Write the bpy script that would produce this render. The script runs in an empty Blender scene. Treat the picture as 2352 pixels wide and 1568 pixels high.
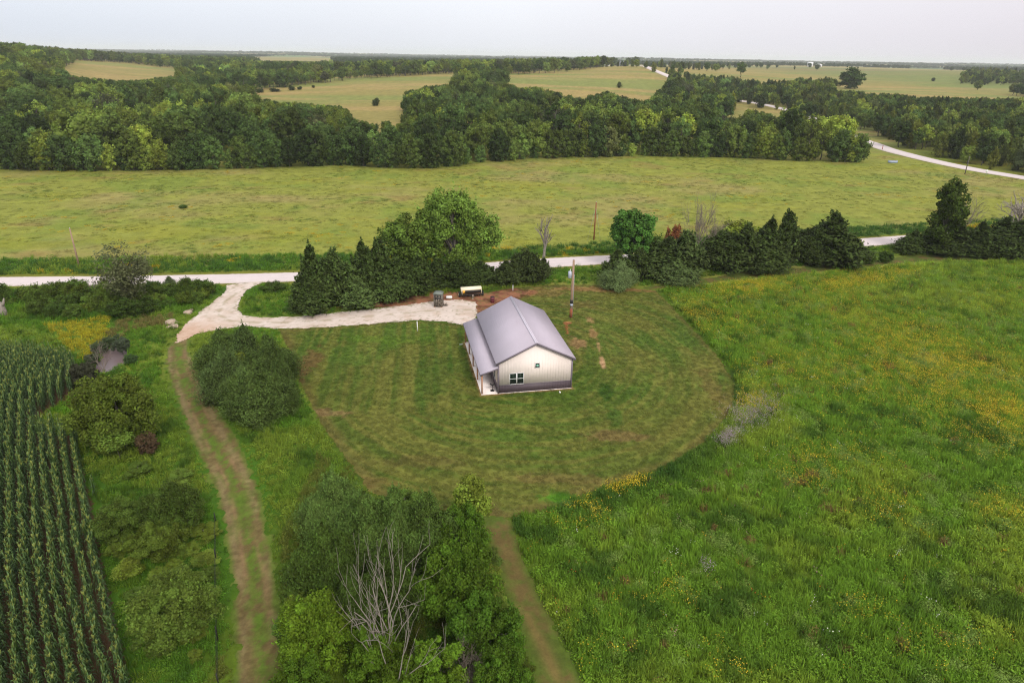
import bpy, math
import numpy as np
from mathutils import Vector, Matrix

# ------------------------------------------------------------------ camera, sky, sun, exposure
scn = bpy.context.scene
CAMH = 33.0; FPX = 1525.6; PITCH = 0.4068; ROLL = 0.0159
cam_d = bpy.data.cameras.new("camera"); cam = bpy.data.objects.new("camera", cam_d)
scn.collection.objects.link(cam); scn.camera = cam
cam_d.sensor_width = 36.0; cam_d.lens = FPX / 2352 * 36.0
cam_d.clip_start = 0.5; cam_d.clip_end = 60000
fw = Vector((0, math.cos(PITCH), -math.sin(PITCH))); rt = Vector((1, 0, 0)); up = rt.cross(fw)
c_, s_ = math.cos(ROLL), math.sin(ROLL)
RT = rt * c_ + up * s_; UP = up * c_ - rt * s_
cam.matrix_world = Matrix((( RT.x, UP.x, -fw.x, 0), (RT.y, UP.y, -fw.y, 0), (RT.z, UP.z, -fw.z, CAMH), (0, 0, 0, 1)))

SUN_EL, SUN_AZ = math.radians(40), math.radians(152)   # high, veiled by overcast, behind-right of the viewer
wd = bpy.data.worlds.new("World"); scn.world = wd; wd.use_nodes = True
nt = wd.node_tree; nt.nodes.clear()
sky = nt.nodes.new("ShaderNodeTexSky"); sky.sky_type = 'NISHITA'; sky.sun_disc = False
sky.sun_elevation = SUN_EL; sky.sun_rotation = SUN_AZ; sky.dust_density = 4.0; sky.air_density = 1.0
hs = nt.nodes.new("ShaderNodeHueSaturation"); hs.inputs['Saturation'].default_value = 0.35
bg1 = nt.nodes.new("ShaderNodeBackground"); bg1.inputs[1].default_value = 0.05
tc = nt.nodes.new("ShaderNodeTexCoord"); sep = nt.nodes.new("ShaderNodeSeparateXYZ")
rx = nt.nodes.new("ShaderNodeValToRGB")    # overcast veil: cooler left, warmer right
rx.color_ramp.elements[0].position = 0.0; rx.color_ramp.elements[0].color = (0.60, 0.66, 0.76, 1)
rx.color_ramp.elements[1].position = 1.0; rx.color_ramp.elements[1].color = (0.66, 0.63, 0.70, 1)
e = rx.color_ramp.elements.new(0.5); e.color = (0.73, 0.76, 0.83, 1)
mp = nt.nodes.new("ShaderNodeMapRange"); mp.inputs[1].default_value = -0.65; mp.inputs[2].default_value = 0.65
cn = nt.nodes.new("ShaderNodeTexNoise"); cn.inputs['Scale'].default_value = 2.2; cn.inputs['Detail'].default_value = 4
mrn = nt.nodes.new("ShaderNodeMapRange"); mrn.inputs[3].default_value = 0.95; mrn.inputs[4].default_value = 1.05
mxn = nt.nodes.new("ShaderNodeVectorMath"); mxn.operation = 'MULTIPLY'
bg2 = nt.nodes.new("ShaderNodeBackground"); bg2.inputs[1].default_value = 1.12
add = nt.nodes.new("ShaderNodeAddShader"); wo = nt.nodes.new("ShaderNodeOutputWorld")
L = nt.links.new
L(sky.outputs[0], hs.inputs['Color']); L(hs.outputs[0], bg1.inputs[0])
L(tc.outputs['Generated'], sep.inputs[0]); L(sep.outputs[0], mp.inputs[0]); L(mp.outputs[0], rx.inputs[0])
L(tc.outputs['Generated'], cn.inputs[0]); L(cn.outputs[0], mrn.inputs[0])
zr = nt.nodes.new("ShaderNodeValToRGB")   # overcast dome: brighter and more neutral overhead
zr.color_ramp.elements[0].position = 0.10; zr.color_ramp.elements[0].color = (1.02, 1.0, 0.98, 1)
zr.color_ramp.elements[1].position = 0.75; zr.color_ramp.elements[1].color = (1.30, 1.22, 1.10, 1)
zm = nt.nodes.new("ShaderNodeVectorMath"); zm.operation = 'MULTIPLY'
L(sep.outputs[2], zr.inputs[0]); L(rx.outputs[0], zm.inputs[0]); L(zr.outputs[0], zm.inputs[1]); L(zm.outputs[0], mxn.inputs[0]); L(mrn.outputs[0], mxn.inputs[1]); L(mxn.outputs[0], bg2.inputs[0])
L(bg1.outputs[0], add.inputs[0]); L(bg2.outputs[0], add.inputs[1]); L(add.outputs[0], wo.inputs[0])

sl = bpy.data.lights.new("sun", 'SUN'); sl.energy = 1.8; sl.angle = math.radians(14); sl.color = (1.0, 0.95, 0.88)
so = bpy.data.objects.new("sun", sl); scn.collection.objects.link(so)
sd = Vector((math.sin(SUN_AZ) * math.cos(SUN_EL), math.cos(SUN_AZ) * math.cos(SUN_EL), math.sin(SUN_EL)))
so.rotation_euler = sd.to_track_quat('Z', 'Y').to_euler(); so.location = (0, 0, 300)
vs = scn.view_settings; vs.view_transform = 'Standard'; vs.look = 'None'; vs.gamma = 1; vs.exposure = 0.0
scn.cycles.max_bounces = 6; scn.cycles.diffuse_bounces = 3; scn.cycles.transparent_max_bounces = 4
scn.cycles.volume_bounces = 1; scn.cycles.use_denoising = True; scn.cycles.denoising_prefilter = 'NONE'; scn.cycles.pixel_filter_type = 'BLACKMAN_HARRIS'; scn.cycles.filter_width = 1.2

# ------------------------------------------------------------------ geometry of the view
RTn, UPn, FWn = np.array(RT), np.array(UP), np.array(fw)
def proj(P):
    d = np.asarray(P, float) - np.array([0, 0, CAMH]); z = d @ FWn
    return 1176 + FPX * (d @ RTn) / z, 784 - FPX * (d @ UPn) / z

def _h(ix, iy, s):
    n = (ix.astype(np.int64) * 374761393 + iy.astype(np.int64) * 668265263 + s * 982451653) & 0xffffffff
    n = ((n ^ (n >> 13)) * 1274126177) & 0xffffffff
    return ((n ^ (n >> 16)) & 0xffff) / 65535.0
def vnoise(x, y, s=0):
    x = np.asarray(x, float); y = np.asarray(y, float)
    ix = np.floor(x); iy = np.floor(y); fx = x - ix; fy = y - iy
    fx = fx * fx * (3 - 2 * fx); fy = fy * fy * (3 - 2 * fy)
    a = _h(ix, iy, s); b = _h(ix + 1, iy, s); c = _h(ix, iy + 1, s); d = _h(ix + 1, iy + 1, s)
    return a + (b - a) * fx + (c - a) * fy + (a - b - c + d) * fx * fy
def fbm(x, y, s=0, o=4):
    r = 0; a = 0.5; t = 0
    for k in range(o):
        r = r + a * vnoise(x, y, s + k * 17); t += a; a *= 0.55; x = np.asarray(x) * 2.03 + 3.1; y = np.asarray(y) * 2.03 + 7.7
    return r / t
def sstep(a, b, x):
    t = np.clip((np.asarray(x, float) - a) / (b - a), 0, 1); return t * t * (3 - 2 * t)

# terrain control points: (u, forward distance, ground height)
CT = [(0,205,0),(400,205,0),(800,205,0),(1176,215,0),(1600,220,0),(2000,215,0),(2352,190,0),(2352,215,0),
 (0,290,4),(0,420,12),(60,600,24),(-300,500,20),(-300,800,26),(0,800,24),(150,760,16),(190,900,18.6),(410,860,11),(300,620,8),(170,600,9),
 (410,560,7),(500,480,5.5),(560,480,6.3),(700,565,9.5),(850,640,12.5),(1040,720,15.2),(1300,800,17.3),(1380,850,21),(1470,900,23.6),
 (1535,700,16.5),(1500,560,9),(1500,430,5),(850,370,2.8),(1200,480,9.2),(1000,420,6),(1176,300,3),(700,300,3),(400,300,4),(600,380,3.5),
 (1400,300,2),(1700,300,1),(1980,308,0),(1820,470,3),(1700,560,3.5),(1600,640,8),(2100,300,1.5),(2352,300,3.5),(2200,400,3.5),(2352,450,4.5),(2000,420,3),
 (2300,620,8),(2300,760,10),(2050,600,9),(1950,560,11),(1700,1000,13.6),(2200,1200,18.5),(2000,1400,17.5),(1700,1500,18.6),(2352,1300,18),(1850,800,12),
 (590,1000,9),(800,1050,8),(1040,1050,10),(1200,1100,12),(400,1300,12),(200,1300,14),(700,1600,13),(1000,1500,14),(1400,1300,15),(0,1400,20),
 (2700,300,3),(2700,700,9),(2700,1300,16),(1200,2200,12),(200,2200,12),(2200,2200,12),(-300,2200,14),(2700,2200,12),
 (600,3500,12),(1800,3500,12),(2700,3500,11),(-300,3500,13),(0,9000,9),(1176,9000,8),(2352,9000,8)]
CT = np.array(CT, float); CA = (CT[:, 0] - 1176) / FPX * 0.918; CL = np.log(CT[:, 1])
def _phi(r2): return np.where(r2 > 1e-12, r2 * np.log(np.maximum(r2, 1e-12)) * 0.5, 0)
_n = len(CT); _K = _phi((CA[:, None] - CA[None]) ** 2 * 1.6 + (CL[:, None] - CL[None]) ** 2) + np.eye(_n) * 0.01
_Pm = np.c_[np.ones(_n), CA, CL]
_W = np.linalg.solve(np.block([[_K, _Pm], [_Pm.T, np.zeros((3, 3))]]), np.r_[CT[:, 2], 0, 0, 0])
def terr(x, y):
    x = np.asarray(x, float); y = np.asarray(y, float); sh = x.shape
    x = x.ravel(); y = y.ravel(); z = np.zeros_like(x)
    m = y > 195
    if m.any():
        xx, yy = x[m], y[m]
        a = np.clip(xx / yy, -1.0, 1.0); l = np.log(np.clip(yy, 195, 9000))
        r = np.empty_like(a)
        for i in range(0, len(a), 60000):
            A = a[i:i + 60000]; B = l[i:i + 60000]
            k = _phi((A[:, None] - CA[None]) ** 2 * 1.6 + (B[:, None] - CL[None]) ** 2)
            r[i:i + 60000] = k @ _W[:_n] + _W[_n] + _W[_n + 1] * A + _W[_n + 2] * B
        r = r * sstep(205, 270, yy)
        r = r + sstep(1100, 2500, yy) * (fbm(xx / 900, yy / 700, 5, 3) - 0.5) * (18 + 22 * sstep(2500, 6000, yy))
        z[m] = r
    z = z - 0.5 * np.exp(-(((y - (103 + 0.0 * x)) / 2.2) ** 2)) * sstep(110, 60, np.abs(x)) * 0
    return z.reshape(sh)
def hit(u, v, h=0.0):
    "world point where the view ray through photo pixel (u,v) meets the terrain raised by h"
    d = FWn * FPX + RTn * (u - 1176) - UPn * (v - 784); d = d / np.linalg.norm(d)
    if d[2] < -0.02:
        t = (CAMH - h) / -d[2]
        if t * d[1] < 195: return np.array([t * d[0], t * d[1], 0.0])
    ts = np.exp(np.linspace(math.log(150), math.log(12000), 900))
    g = terr(d[0] * ts, d[1] * ts) + h - (CAMH + d[2] * ts)
    k = np.argmax(g > 0) if (g > 0).any() else len(ts) - 1
    if k > 0 and g[k] > 0: t = ts[k - 1] + (ts[k] - ts[k - 1]) * (-g[k - 1]) / (g[k] - g[k - 1] + 1e-9)
    else: t = ts[k]
    x, y = d[0] * t, d[1] * t
    return np.array([x, y, float(terr(np.array([x]), np.array([y]))[0])])
def hits(pts, h=0.0): return np.array([hit(u, v, h) for u, v in pts])
def height_at(P, vtop):
    h = 1.0
    for _ in range(40):
        u, v = proj(P + np.array([0, 0, h])); u2, v2 = proj(P + np.array([0, 0, h + 0.1]))
        h += np.clip((vtop - v) / ((v2 - v) / 0.1), -5, 5)
    return max(0.2, h)
def inpoly(x, y, poly):
    x = np.asarray(x, float); y = np.asarray(y, float); c = np.zeros(x.shape, bool); n = len(poly); j = n - 1
    for i in range(n):
        xi, yi = poly[i][0], poly[i][1]; xj, yj = poly[j][0], poly[j][1]
        if yi != yj:
            c ^= ((yi > y) != (yj > y)) & (x < (xj - xi) * (y - yi) / (yj - yi) + xi)
        j = i
    return c
def pdist(x, y, poly, closed=True):
    d = np.full(np.shape(x), 1e9); n = len(poly)
    for i in range(n if closed else n - 1):
        a = np.array(poly[i][:2]); b = np.array(poly[(i + 1) % n][:2]); ab = b - a; q = ab @ ab + 1e-12
        t = np.clip(((x - a[0]) * ab[0] + (y - a[1]) * ab[1]) / q, 0, 1)
        d = np.minimum(d, np.hypot(x - a[0] - t * ab[0], y - a[1] - t * ab[1]))
    return d
def smooth_line(P, n=None, step=1.0):
    P = np.array(P, float); s = np.r_[0, np.cumsum(np.linalg.norm(np.diff(P[:, :2], axis=0), axis=1))]
    m = n or max(2, int(s[-1] / step)); t = np.linspace(0, s[-1], m)
    out = np.empty((m, P.shape[1]))
    # Catmull-Rom by hermite on chord length
    T = np.gradient(P, s, axis=0)
    k = np.clip(np.searchsorted(s, t, side='right') - 1, 0, len(P) - 2)
    h = (s[k + 1] - s[k])[:, None]; q = ((t - s[k]) / h[:, 0])[:, None]
    out = (2*q**3-3*q**2+1)*P[k] + (q**3-2*q**2+q)*h*T[k] + (-2*q**3+3*q**2)*P[k+1] + (q**3-q**2)*h*T[k+1]
    return out
def srgb(r, g, b):
    f = lambda c: (c / 255 / 12.92) if c / 255 < 0.04045 else ((c / 255 + 0.055) / 1.055) ** 2.4
    return np.array([f(r), f(g), f(b)])

# ------------------------------------------------------------------ object helpers
COL = scn.collection.objects
def mesh_np(name, V, F, mat=None, attrs=None, smooth=False, mats=None, midx=None):
    "F: list of (m,k) int arrays (k = 3 or 4)"
    if not isinstance(F, (list, tuple)): F = [F]
    F = [np.asarray(f, np.int32) for f in F if len(f)]
    V = np.asarray(V, np.float32)
    me = bpy.data.meshes.new(name); me.vertices.add(len(V)); me.vertices.foreach_set('co', V.ravel())
    loops = np.concatenate([f.ravel() for f in F]); tot = np.concatenate([np.full(len(f), f.shape[1], np.int32) for f in F])
    st = np.r_[0, np.cumsum(tot)[:-1]].astype(np.int32)
    me.loops.add(len(loops)); me.loops.foreach_set('vertex_index', loops)
    me.polygons.add(len(tot)); me.polygons.foreach_set('loop_start', st); me.polygons.foreach_set('loop_total', tot)
    if smooth: me.polygons.foreach_set('use_smooth', np.ones(len(tot), bool))
    for m in (mats or ([mat] if mat else [])): me.materials.append(m)
    if midx is not None: me.polygons.foreach_set('material_index', np.asarray(midx, np.int32))
    for k, a in (attrs or {}).items():
        a = np.asarray(a, np.float32)
        if a.ndim == 1: at = me.attributes.new(k, 'FLOAT', 'POINT'); at.data.foreach_set('value', a)
        elif a.shape[1] == 3: at = me.attributes.new(k, 'FLOAT_VECTOR', 'POINT'); at.data.foreach_set('vector', a.ravel())
        else: at = me.attributes.new(k, 'FLOAT_COLOR', 'POINT'); at.data.foreach_set('color', a.ravel())
    me.update(calc_edges=True)
    return me
def link(name, me, parent=None, loc=None, rz=None):
    o = bpy.data.objects.new(name, me); COL.link(o)
    if parent: o.parent = parent
    if loc is not None: o.location = [float(v) for v in loc]
    if rz is not None: o.rotation_euler = (0, 0, rz)
    return o
def tag(o, label=None, cat=None, group=None, kind=None):
    if label: o["label"] = label
    if cat: o["category"] = cat
    if group: o["group"] = group
    if kind: o["kind"] = kind
    return o
def thing(name, loc, label, cat, group=None, rz=0):
    o = link(name, None, loc=loc, rz=rz); o.empty_display_size = 0.3
    return tag(o, label, cat, group)
class G:
    "collects boxes, tubes, prisms into one mesh"
    def __init__(s): s.V = []; s.F4 = []; s.F3 = []; s.n = 0
    def add(s, V, F4=(), F3=()):
        s.V.append(np.asarray(V, float))
        if len(F4): s.F4.append(np.asarray(F4) + s.n)
        if len(F3): s.F3.append(np.asarray(F3) + s.n)
        s.n += len(V); return s
    def box(s, x0, x1, y0, y1, z0, z1, bev=0.0):
        V = [(x0,y0,z0),(x1,y0,z0),(x1,y1,z0),(x0,y1,z0),(x0,y0,z1),(x1,y0,z1),(x1,y1,z1),(x0,y1,z1)]
        return s.add(V, [(0,3,2,1),(4,5,6,7),(0,1,5,4),(1,2,6,5),(2,3,7,6),(3,0,4,7)])
    def tube(s, P, R, k=6, cap=True):
        P = np.asarray(P, float); m = len(P); R = np.broadcast_to(np.asarray(R, float), (m,))
        T = np.gradient(P, axis=0); T /= np.linalg.norm(T, axis=1)[:, None] + 1e-9
        ref = np.array([1.0, 0, 0]) if abs(T[0, 0]) < 0.8 else np.array([0, 1.0, 0])
        A = np.cross(T, ref); A /= np.linalg.norm(A, axis=1)[:, None] + 1e-9; B = np.cross(T, A)
        a = np.arange(k) * 2 * np.pi / k
        V = (P[:, None] + R[:, None, None] * (A[:, None] * np.cos(a)[None, :, None] + B[:, None] * np.sin(a)[None, :, None])).reshape(-1, 3)
        i = np.arange(m - 1)[:, None] * k; j = np.arange(k)[None]; j2 = (j + 1) % k
        F = np.stack([i + j, i + j2, i + k + j2, i + k + j], -1).reshape(-1, 4)
        V = np.vstack([V, P[:1], P[-1:]]); c0, c1 = m * k, m * k + 1
        F3 = [(c0, q2, q) for q, q2 in zip(range(k), [*range(1, k), 0])] + [(c1, (m-1)*k+q, (m-1)*k+q2) for q, q2 in zip(range(k), [*range(1, k), 0])] if cap else []
        return s.add(V, F, F3)
    def prism(s, poly, f, n0, n1):
        "poly 2-D outline extruded; f(a, b, c) -> xyz with c running n0..n1"
        m = len(poly); V = [f(a, b, n0) for a, b in poly] + [f(a, b, n1) for a, b in poly]
        F = [(i, (i+1) % m, m + (i+1) % m, m + i) for i in range(m)]
        T = [(0, i + 1, i) for i in range(1, m - 1)] + [(m, m + i, m + i + 1) for i in range(1, m - 1)]
        return s.add(V, F, T)
    def mesh(s, name, mat, smooth=False, attrs=None):
        F = []
        if s.F4: F.append(np.concatenate(s.F4))
        if s.F3: F.append(np.concatenate(s.F3))
        return mesh_np(name, np.concatenate(s.V), F, mat, attrs, smooth)
    def obj(s, name, mat, parent=None, smooth=False): return link(name, s.mesh(name, mat, smooth), parent)

# ------------------------------------------------------------------ materials
def newmat(name):
    m = bpy.data.materials.new(name); m.use_nodes = True; t = m.node_tree; t.nodes.clear()
    out = t.nodes.new("ShaderNodeOutputMaterial"); p = t.nodes.new("ShaderNodeBsdfPrincipled")
    t.links.new(p.outputs[0], out.inputs[0]); return m, t, p, out
def N(t, kind, **kw):
    n = t.nodes.new(kind)
    for k, v in kw.items():
        if k.startswith('i_'): n.inputs[k[2:]].default_value = v
        else: setattr(n, k, v)
    return n
def mat_plain(name, col, rough=0.6, metal=0.0, vary=0.12, scale=2.0, bump=0.0, bscale=20, spec=0.4, stretch=(1, 1, 1)):
    m, t, p, _ = newmat(name); c = N(t, "ShaderNodeTexCoord"); mpn = N(t, "ShaderNodeMapping"); mpn.inputs['Scale'].default_value = stretch
    t.links.new(c.outputs['Object'], mpn.inputs[0])
    n = N(t, "ShaderNodeTexNoise"); n.inputs['Scale'].default_value = scale; n.inputs['Detail'].default_value = 6
    t.links.new(mpn.outputs[0], n.inputs[0])
    mr = N(t, "ShaderNodeMapRange"); mr.inputs[1].default_value = 0.25; mr.inputs[2].default_value = 0.75
    mr.inputs[3].default_value = 1 - vary; mr.inputs[4].default_value = 1 + vary; t.links.new(n.outputs[0], mr.inputs[0])
    vm = N(t, "ShaderNodeVectorMath", operation='MULTIPLY'); vm.inputs[0].default_value = tuple(col[:3]); t.links.new(mr.outputs[0], vm.inputs[1])
    t.links.new(vm.outputs[0], p.inputs['Base Color'])
    p.inputs['Roughness'].default_value = rough; p.inputs['Metallic'].default_value = metal; p.inputs['Specular IOR Level'].default_value = spec
    if bump:
        n2 = N(t, "ShaderNodeTexNoise"); n2.inputs['Scale'].default_value = bscale; t.links.new(mpn.outputs[0], n2.inputs[0])
        b = N(t, "ShaderNodeBump"); b.inputs['Strength'].default_value = bump; b.inputs['Distance'].default_value = 0.02
        t.links.new(n2.outputs[0], b.inputs['Height']); t.links.new(b.outputs[0], p.inputs['Normal'])
    return m
def mat_leaf(name, src='OBJ', trans=0.12, vary=0.35, nscale=0.8):
    "foliage: colour from the object (or from the instance), varied per clump and by 3-D noise"
    m, t, p, out = newmat(name)
    if src == 'OBJ': cnode = N(t, "ShaderNodeObjectInfo"); cs = cnode.outputs['Color']
    else: cnode = N(t, "ShaderNodeAttribute", attribute_type='INSTANCER', attribute_name='tcol'); cs = cnode.outputs['Color']
    at = N(t, "ShaderNodeAttribute", attribute_type='GEOMETRY', attribute_name='lv')
    c = N(t, "ShaderNodeTexCoord"); n = N(t, "ShaderNodeTexNoise"); n.inputs['Scale'].default_value = nscale; n.inputs['Detail'].default_value = 3
    t.links.new(c.outputs['Object'], n.inputs[0])
    a1 = N(t, "ShaderNodeMath", operation='ADD'); t.links.new(at.outputs['Fac'], a1.inputs[0]); t.links.new(n.outputs[0], a1.inputs[1])
    mr = N(t, "ShaderNodeMapRange"); mr.inputs[1].default_value = 0.4; mr.inputs[2].default_value = 1.6
    mr.inputs[3].default_value = 1 - vary; mr.inputs[4].default_value = 1 + vary; t.links.new(a1.outputs[0], mr.inputs[0])
    vm = N(t, "ShaderNodeVectorMath", operation='MULTIPLY'); t.links.new(cs, vm.inputs[0]); t.links.new(mr.outputs[0], vm.inputs[1])
    hsn = N(t, "ShaderNodeHueSaturation"); hsn.inputs["Saturation"].default_value = 1.0; t.links.new(vm.outputs[0], hsn.inputs['Color'])
    mh = N(t, "ShaderNodeMapRange"); mh.inputs[3].default_value = 0.485; mh.inputs[4].default_value = 0.515; t.links.new(at.outputs['Fac'], mh.inputs[0])
    t.links.new(mh.outputs[0], hsn.inputs['Hue'])
    t.links.new(hsn.outputs[0], p.inputs['Base Color']); p.inputs['Roughness'].default_value = 0.7; p.inputs['Specular IOR Level'].default_value = 0.06
    if trans:
        tr = N(t, "ShaderNodeBsdfTranslucent"); t.links.new(hsn.outputs[0], tr.inputs[0])
        mx = N(t, "ShaderNodeMixShader"); mx.inputs[0].default_value = trans
        t.links.new(p.outputs[0], mx.inputs[1]); t.links.new(tr.outputs[0], mx.inputs[2]); t.links.new(mx.outputs[0], out.inputs[0])
    return m
def mat_ground(name, fine=3.0, mid=0.45, vary=0.3, bump=0.5, rough=0.9, bdist=0.1, stretch=(1, 1, 1)):
    "colour of the place from the mesh attribute gcol, broken up by noise at several scales"
    m, t, p, _ = newmat(name); at = N(t, "ShaderNodeAttribute", attribute_type='GEOMETRY', attribute_name='gcol')
    geo = N(t, "ShaderNodeNewGeometry"); mpn = N(t, "ShaderNodeMapping"); mpn.inputs['Scale'].default_value = stretch
    t.links.new(geo.outputs['Position'], mpn.inputs[0])
    n1 = N(t, "ShaderNodeTexNoise"); n1.inputs['Scale'].default_value = fine; n1.inputs['Detail'].default_value = 8; n1.inputs['Roughness'].default_value = 0.7
    n2 = N(t, "ShaderNodeTexNoise"); n2.inputs['Scale'].default_value = mid; n2.inputs['Detail'].default_value = 8; n2.inputs['Roughness'].default_value = 0.65
    t.links.new(mpn.outputs[0], n1.inputs[0]); t.links.new(mpn.outputs[0], n2.inputs[0])
    a = N(t, "ShaderNodeMath", operation='ADD'); t.links.new(n1.outputs[0], a.inputs[0]); t.links.new(n2.outputs[0], a.inputs[1])
    mr = N(t, "ShaderNodeMapRange"); mr.inputs[1].default_value = 0.6; mr.inputs[2].default_value = 1.4
    mr.inputs[3].default_value = 1 - vary; mr.inputs[4].default_value = 1 + vary; t.links.new(a.outputs[0], mr.inputs[0])
    vm = N(t, "ShaderNodeVectorMath", operation='MULTIPLY'); t.links.new(at.outputs['Color'], vm.inputs[0]); t.links.new(mr.outputs[0], vm.inputs[1])
    sat = N(t, "ShaderNodeHueSaturation"); sat.inputs['Saturation'].default_value = 1.03; t.links.new(vm.outputs[0], sat.inputs['Color'])
    t.links.new(sat.outputs[0], p.inputs['Base Color']); p.inputs['Roughness'].default_value = rough; p.inputs['Specular IOR Level'].default_value = 0.08
    b = N(t, "ShaderNodeBump"); b.inputs['Strength'].default_value = bump; b.inputs['Distance'].default_value = bdist
    t.links.new(n1.outputs[0], b.inputs['Height']); t.links.new(b.outputs[0], p.inputs['Normal'])
    return m
M_leaf = mat_leaf("leaves", vary=.62); M_leafI = mat_leaf("leaves_wood", 'INST', vary=.62); M_cedar = mat_leaf("cedar_foliage", 'OBJ', 0.12, 0.75, 1.2)
M_cedarI = mat_leaf("cedar_foliage_wood", 'INST', 0.12, 0.4)
M_grassI = mat_leaf("grass_blades", 'INST', 0.3, 0.35, 2.0)
M_bark = mat_plain("bark", (0.10, 0.085, 0.07), 0.9, vary=0.3, scale=3, bump=0.6)
M_dead = mat_plain("weathered_bark", (0.25, 0.215, 0.18), 0.9, vary=0.25, scale=4, bump=0.4)
M_deadb = mat_plain("brown_twigs", (0.20, 0.16, 0.13), 0.9, vary=0.25, scale=4)
M_ground = mat_ground("ground_cover", 2.2, 0.25, 0.42, 0.8)
M_lawn = mat_ground("mown_grass", 7.0, 0.9, 0.30, 0.5, bdist=0.04)
M_gravel = mat_ground("crushed_limestone", 9.0, 0.8, 0.10, 0.6, bdist=0.03)
M_dirt = mat_ground("bare_earth", 6.0, 0.7, 0.28, 0.6, bdist=0.05)

# ------------------------------------------------------------------ outlines read off the photograph, laid on the ground
def W(pts): return hits(pts)[:, :2]
LAWN = W([(640,757),(760,752),(900,741),(960,738),(1060,747),(1100,700),(1120,672),(1180,661),(1270,655),(1350,654),(1440,661),(1505,668),(1540,700),(1600,765),(1655,825),(1688,880),(1684,935),(1652,985),(1600,1030),(1540,1068),(1450,1100),(1350,1133),(1260,1168),(1175,1190),(1110,1185),(1040,1178),(960,1160),(850,1130),(795,1055),(745,985),(715,935),(690,880),(672,820)])
DRIVE = W([(520,655),(675,637),(600,652),(566,668),(552,688),(548,710),(558,722),(600,730),(690,727),(790,716),(900,705),(960,697),(1010,690),(1060,688),(1095,694),(1100,722),(1072,760),(1066,748),(1020,740),(960,737),(900,741),(800,750),(700,755),(630,756),(570,750),(505,757),(455,768),(425,782),(402,790),(404,770),(425,745),(452,722),(480,700),(515,670)])
TRACK = W([(402,782),(380,800),(375,830),(395,895),(425,980),(462,1060),(495,1140),(515,1230),(530,1350),(538,1580),(545,1760),(680,1760),(662,1580),(650,1450),(635,1320),(615,1200),(590,1100),(550,1010),(500,930),(458,850),(432,800),(440,775)])
PATHR = W([(1490,668),(1600,655),(1700,642),(1900,622),(2080,604),(2200,598),(2352,596),(2600,595),(2600,588),(2352,586),(2200,586),(2080,588),(1980,598),(1850,612),(1700,628),(1600,640),(1470,660)])
PATHB = W([(1095,1180),(1115,1240),(1132,1300),(1160,1370),(1190,1450),(1232,1580),(1290,1760),(1430,1760),(1350,1580),(1300,1480),(1248,1380),(1208,1290),(1180,1190)])
DIRT = W([(760,707),(870,690),(960,672),(1010,668),(1120,672),(1180,664),(1215,672),(1180,690),(1140,710),(1095,722),(1060,700),(950,705)])
POND = W([(212,862),(222,835),(235,812),(255,798),(278,788),(292,795),(296,812),(285,832),(262,846),(235,858)])
FARROAD = [((2700,492),(2700,478)),((2352,414),(2352,405)),((2250,396),(2250,389)),((2150,376),(2150,368)),((2060,354),(2060,346)),((2000,334),(2000,326)),((1950,314),(1950,308)),((1900,290),(1900,285)),((1830,262),(1830,257)),((1770,246),(1770,242)),((1695,233.5),(1695,230)),((1625,222),(1625,219.5))]
GREEN_ST = srgb(88,118,48); 
def mixc(a, b, t): return a * (1 - t[:, None]) + b * t[:, None]
def road_dist(x, y): return pdist(x, y, ROADC, False)
RU = hits([(-700,650),(-300,643),(0,637),(300,634),(675,626),(1000,612),(1270,593),(1395,587),(1815,560),(2050,543),(2352,524),(2800,500)])
RL = hits([(-700,682),(-300,668),(0,657.5),(300,656),(675,646),(1000,633),(1270,614),(1395,606),(1815,578),(2050,562),(2352,544),(2800,520)])
ROADC = ((RU + RL) / 2)[:, :2]
print('road widths', np.linalg.norm(RU - RL, axis=1).round(1))
LAWN_C = LAWN.mean(0)

# fields on the far hills, as seen (photo pixels)
F_VIS = [
 [(135,166),(175,143),(190,140),(300,146),(412,162),(400,170),(310,182),(230,178)],
 [(551,218),(620,206),(700,196),(850,181),(1040,169),(1036,190),(982,191),(922,208),(902,228),(925,250),(915,274),(855,277),(821,264),(801,247),(786,237),(672,231)],
 [(1125,170),(1177,173),(1300,166),(1380,156),(1475,153),(1535,180),(1482,228),(1419,212),(1400,203),(1332,221),(1285,208),(1224,191),(1204,198)],
 [(1985,158),(2165,158),(2172,192),(2352,210),(2450,215),(2450,228),(2352,224),(2116,220),(2066,214),(1985,210)],
 [(1560,156),(1920,158),(1915,176),(1850,168),(1814,182),(1760,178),(1743,172),(1713,182),(1690,172),(1600,169)],
 [(1470,149),(1535,171),(1530,182),(1468,156)], [(1692,226),(1730,231),(1780,240),(1830,256),(1830,268),(1770,256),(1692,240)],
 [(1965,325),(2000,331),(2150,374),(2352,412),(2600,462),(2600,520),(2352,450),(1995,376),(1990,345)], [(1668,248),(1710,246),(1715,262),(1680,266)],
 [(1922,156),(1984,156),(1988,206),(1918,206)], [(570,134),(630,129.5),(700,128.5),(775,133),(720,139.5),(610,138)], [(1190,137),(1215,137),(1215,141),(1190,141)], [(740,152),(830,150),(830,156),(745,160)]]
FRONT = [(-500,400),(-200,394),(0,389),(60,392),(250,393),(400,391),(560,387),(640,384),(800,379),(860,384),(950,388),(1020,384),(1100,374),(1200,366),(1300,361),(1500,359),(1700,363),(1850,370),(1985,374)]
FRW = hits(FRONT)
RFW = hits([(1985,300),(2060,338),(2150,362),(2250,385),(2352,402),(2600,452)])

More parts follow.
